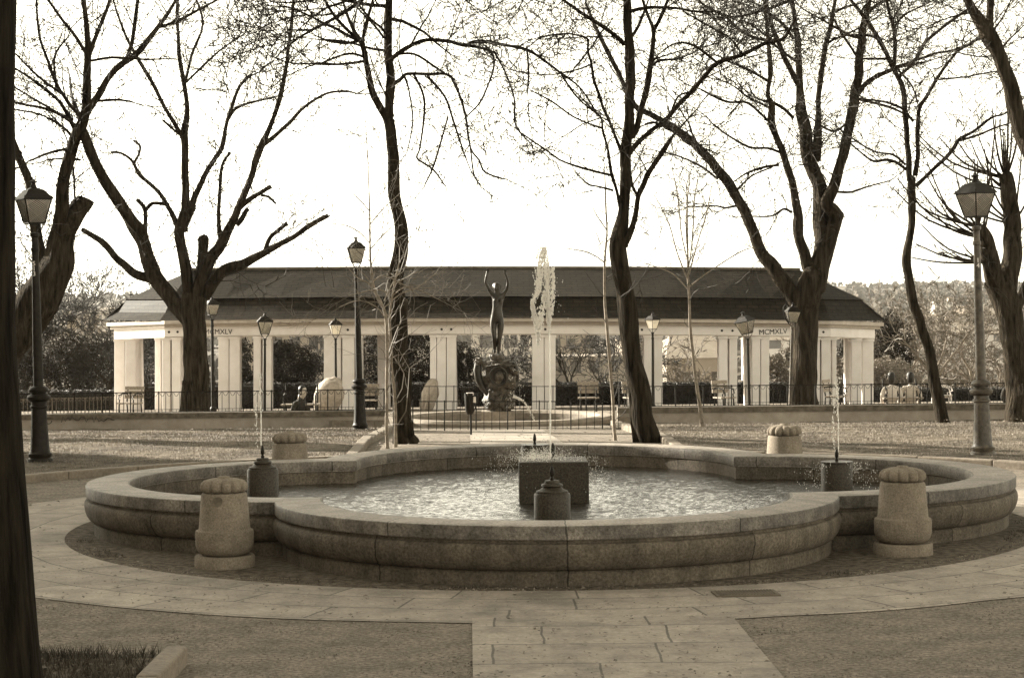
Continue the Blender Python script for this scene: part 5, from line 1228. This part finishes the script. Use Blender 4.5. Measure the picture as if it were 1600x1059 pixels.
t.limb('1099,670,8 1096,650,7 1092,625,6 1085,576,5 1079,519,5 1077,470,4 1075,430,4 1075,408,3 1074,350,2 1073,290,2', 0, twigs=.3)
for q in ('1076,440,3 1060,400,2 1045,350,2 1020,300,1', '1076,430,3 1090,380,2 1105,330,2 1112,290,1', '1075,410,2 1064,360,2 1058,300,2 1050,262,1', '1077,448,3 1100,430,2 1130,410,2 1165,390,2 1180,388,1', '1076,420,2 1082,370,2 1085,310,2 1090,280,1', '1077,455,2 1055,430,2 1035,420,2 1005,410,1', '1075,400,2 1072,340,2 1080,260,1'): t.limb(q, twigs=.9)
t.done()
# bare trees beyond the hedge
def bgtree(label, px, y0, D, seed, h, pale=False, lean=0, levels=2):
    t = Tree(label, D, seed, MATS['sapling_bark'] if pale else BARK, TWIGL if pale else TWIG); t.dens = .6 if h > 6.3 else .28
    b = at(px, y0, D); b.z = T(D) - .2; kk = F / D; L0 = h * .3
    t.limbs.append([(px, y0, D)]); rr = random.Random(seed); r0 = h * .022
    p = b.copy(); pts = [p.copy()]
    for i in range(4): p = p + Vector((lean * L0 / 4 + rr.gauss(0, .05), rr.gauss(0, .05), L0 / 4)); pts.append(p.copy())
    t.tr.tube(pts, [r0 * (1.1 - .08 * i) for i in range(5)], 8, rough=.15)
    t.s2 = 1
    for k in range(4):
        a = k * 1.57 + rr.uniform(-.5, .5); d = Vector((math.cos(a) * .75 + lean, math.sin(a) * .6, 1)).normalized(); t.grow(p, d, r0 * .62, h * rr.uniform(.4, .6), levels)
    t.sc = 1; return t.done(group='bare trees beyond the hedge')
Tree.dens = .4
BG = [(150, 560, 88, 21, 7.0, False, .25, 'bare tree with dark forked limbs left of the colonnade roof'), (215, 600, 92, 22, 5.0, False, -.1, 'bare tree beyond the leftmost bay of the colonnade'),
      (112, 560, 100, 23, 9.0, False, .1, 'bare tree standing behind the wide dark shrub at left'), (745, 600, 86, 24, 4.0, False, .1, 'bare tree in the bay behind the statue'),
      (900, 600, 84, 25, 4.2, False, -.3, 'bare tree with thick dark limbs in the bay right of the middle pillar'), (940, 600, 88, 26, 4.2, False, .2, 'pale twiggy bare tree at the right of the bay behind the bench'),
      (1065, 600, 90, 27, 4.0, True, .1, 'pale twiggy tree in the bay before the brick block'), (1460, 600, 84, 28, 5.2, True, 0, 'pale branching bare tree right of the slender dark tree'), (1405, 590, 95, 29, 6.2, True, .1, 'pale bare tree rising behind the conical evergreen'),
      (1530, 600, 86, 30, 5.2, True, -.15, 'pale bare tree seen left of the big right lamp'), (1490, 580, 105, 31, 6.4, True, .1, 'tall pale bare tree farthest back at right'), (1580, 590, 98, 32, 6.0, True, 0, 'pale bare tree behind the pollarded trunk'),
      (480, 560, 92, 33, 4.6, False, .1, 'bare tree above the broad evergreen dome'), (20, 560, 90, 34, 8.5, False, .2, 'bare tree beyond the hedge at the far left edge'), (70, 560, 110, 35, 9.5, True, 0, 'pale bare tree far behind the big left lamp'), (1335, 590, 100, 36, 5.4, True, 0, 'pale bare tree behind the end of the colonnade')]
for (px, y0, D, sd, h, pale, lean, lab) in BG: bgtree(lab, px, y0, D, sd, h, pale, lean)

# ============================================================ THE TOWN IN THE VALLEY
def block_mat(name, v, sx, sz):
    m = mat(name, v, .9, .12, .5, 0); n, l, b = N(m); uv = n.new('ShaderNodeUVMap'); br = n.new('ShaderNodeTexBrick'); br.offset = 0; br.inputs['Scale'].default_value = 1
    br.inputs['Brick Width'].default_value = sx; br.inputs['Row Height'].default_value = sz; br.inputs['Mortar Size'].default_value = .62; br.inputs['Mortar Smooth'].default_value = 0
    br.inputs['Color1'].default_value = (.25, .25, .25, 1); br.inputs['Color2'].default_value = (.4, .4, .4, 1); br.inputs['Mortar'].default_value = (1, 1, 1, 1); l.new(uv.outputs[0], br.inputs[0])
    src = b.inputs['Base Color'].links[0].from_socket; mx = n.new('ShaderNodeMix'); mx.data_type = 'RGBA'; mx.blend_type = 'MULTIPLY'; mx.inputs[0].default_value = 1; l.new(src, mx.inputs[6]); l.new(br.outputs[0], mx.inputs[7]); l.new(mx.outputs[2], b.inputs['Base Color']); return m
BW = [block_mat('town_wall_pale', .62, 3.1, 2.9), block_mat('town_wall_brick', .26, 2.7, 2.9), block_mat('town_wall_cream', .48, 3.6, 3.0)]
TR = mat('town_roof', .24, .9, .2, 1, 0)
def block(label, x, y, w_, d_, h, ang, m, z0=None):
    z0 = T(y) - 1.5 if z0 is None else z0
    e = empty('apartment_block', Vector((x, y, z0)), label, 'building', 'apartment blocks in the valley')
    mb = MB(); uvs = []
    cs = [(-w_ / 2, -d_ / 2), (w_ / 2, -d_ / 2), (w_ / 2, d_ / 2), (-w_ / 2, d_ / 2)]
    for i in range(4):
        a, b = cs[i], cs[(i + 1) % 4]; L = math.hypot(a[0] - b[0], a[1] - b[1]); o = len(mb.v)
        mb.v += [Vector((a[0], a[1], 0)), Vector((b[0], b[1], 0)), Vector((b[0], b[1], h)), Vector((a[0], a[1], h))]; uvs += [(0, 0), (L, 0), (L, h), (0, h)]; mb.f.append((o, o + 1, o + 2, o + 3))
    mb.build('wall', m, e, loc=(0, 0, 0), uvs=uvs)
    mb = MB()
    if random.random() < .5:
        o = 0; mb.v += [Vector((p[0] * 1.04, p[1] * 1.04, h)) for p in cs] + [Vector((-w_ * .3, 0, h + d_ * .18)), Vector((w_ * .3, 0, h + d_ * .18))]; mb.f += [(0, 1, 5, 4), (1, 2, 5), (2, 3, 4, 5), (3, 0, 4), (3, 2, 1, 0)]
    else: mb.box((0, 0, h + .3), (w_ + .5, d_ + .5, .6)); mb.box((w_ * .2, 0, h + 1.6), (w_ * .2, d_ * .4, 2.2))
    mb.build('roof', TR, e, loc=(0, 0, 0)); e.rotation_euler.z = ang; return e
random.seed(12)
AREAS = [(52, 175, 13, 'left of the colonnade'), (212, 241, 4, 'in the leftmost bay of the colonnade'), (376, 386, 1, 'beside the second left lamp'), (425, 505, 4, 'above the evergreen dome'), (712, 752, 3, 'just left of the statue'),
         (800, 830, 4, 'just right of the statue'), (869, 978, 8, 'in the bay of the bench'), (1038, 1120, 4, 'in the bay left of the twin columns'), (1204, 1236, 3, 'left of the thick tree'), (1440, 1600, 7, 'right of the slender tree')]
ORD = ['nearest', 'second nearest', 'third nearest', 'fourth nearest', 'fifth nearest', 'sixth nearest', 'seventh nearest', 'eighth nearest', 'ninth nearest', 'tenth nearest', 'eleventh nearest', 'twelfth nearest', 'farthest']
spots = []
for (p0, p1, cnt, where) in AREAS:
    Ds = sorted(random.uniform(250, 1150) ** 1.0 for _ in range(cnt))
    for q, D in enumerate(Ds):
        px = random.uniform(p0, p1); w_ = random.uniform(10, 24); x, y = (px - 800) / F * D, D
        if any(abs(x - a) < (s_ + w_ / 2) and abs(y - b_) < 18 for a, b_, s_ in spots): y += 25
        spots.append((x, y, w_ / 2)); mi = random.choice((0, 0, 2, 1)); kind = ('pale', 'brick', 'cream')[mi]
        block(f'{kind} apartment block {where}, {ORD[q]} there' if cnt > 1 else f'{kind} apartment block {where}', x, y, w_, random.uniform(9, 13), random.uniform(7, 13), random.uniform(-.5, .5), BW[mi], hill(x, y) - 1)
xb = (1078 - 800) / F * 150; block('brown brick block with rows of pale balconies in the bay left of the twin columns', xb, 150, 5.2, 9, 12, .1, BW[1], T(150) - 5)
e = bpy.context.scene.objects['apartment_block']
random.seed(5)
# scattered trees far off: wooded slopes read as one mass
mb = MB(); rnd = random.Random(31)
for i in range(9000):
    D = rnd.uniform(200, 1900); x = rnd.uniform(-.31, .31) * D
    if rnd.random() > (.35 + .65 * max(0, min(1, x / D * 3 + .4))): continue
    z = hill(x, D); r = rnd.uniform(1.2, 2.6) * (1 + D / 3000); rr = Vector((x, D, z + r * .7))
    for k in range(9):
        d = Vector((rnd.gauss(0, 1), rnd.gauss(0, 1), rnd.gauss(0, .8))).normalized() * r * .6; c = rr + d; u = Vector((rnd.gauss(0, 1), rnd.gauss(0, 1), rnd.gauss(0, 1))).normalized(); v = u.orthogonal().normalized(); q = r * .55
        mb.add([c - u * q, c + v * q, c + u * q, c - v * q], [(0, 1, 2, 3)])
tag(mb.build('woods', mat('far_foliage', .05, .9, .5, .08, 0, v2=.12)), kind='stuff')
# trees along the street outside the left edge: their shadows fall across the lawns
for (x, y, h, sd) in ((-15.5, 37.2, 9, 1), (-16.5, 47.4, 11, 2), (-20, 53.5, 12.5, 3)):
    e = empty('evergreen_tree', Vector((x, y, T(y))), ('tall narrow evergreen beyond the left edge, nearest the lawn', 'tall narrow evergreen beyond the left edge, second from the lawn', 'tall narrow evergreen beyond the left edge, farthest from the lawn')[sd - 1], 'tree', 'evergreens along the street')
    leafcloud('crown', [(0, 0, h * .58, .8, .55, h * .42)], 7000, .17, LEAFD, sd, e, gap=-.15, loc=(0, 0, 0)); MB().tube([(0, 0, -.1), (0, 0, h * .9)], [.14, .03], 8).build('trunk', BARK, e, loc=(0, 0, 0))
# tall unseen building added at the left to keep the low sun off the basin
hs = empty('shade_building', Vector((-32, 3.5, 0)), 'long tall unseen building added left of the view to shade the basin', 'building')
mb = MB().box((0, 0, 9), (8, 78.0, 18)); mb.build('wall', mat('shade_building_wall', .35), hs, loc=(0, 0, 0))
MB().box((0, 0, 18.3), (9, 79, .6)).build('roof', TR, hs, loc=(0, 0, 0))

# the air over the valley
mb = MB().box((0, 1290, -10), (2600, 2600, 56)); hz_ = mb.build('haze', MATS['ink'])
hm = bpy.data.materials.new('haze_air'); hm.use_nodes = True; hn = hm.node_tree.nodes; hn.clear()
pv = hn.new('ShaderNodeVolumePrincipled'); pv.inputs['Color'].default_value = (.95, .93, .88, 1); pv.inputs['Density'].default_value = .00007; pv.inputs['Anisotropy'].default_value = .3
ho = hn.new('ShaderNodeOutputMaterial'); hm.node_tree.links.new(pv.outputs[0], ho.inputs['Volume'])
hz_.data.materials.clear(); hz_.data.materials.append(hm); tag(hz_, kind='stuff')
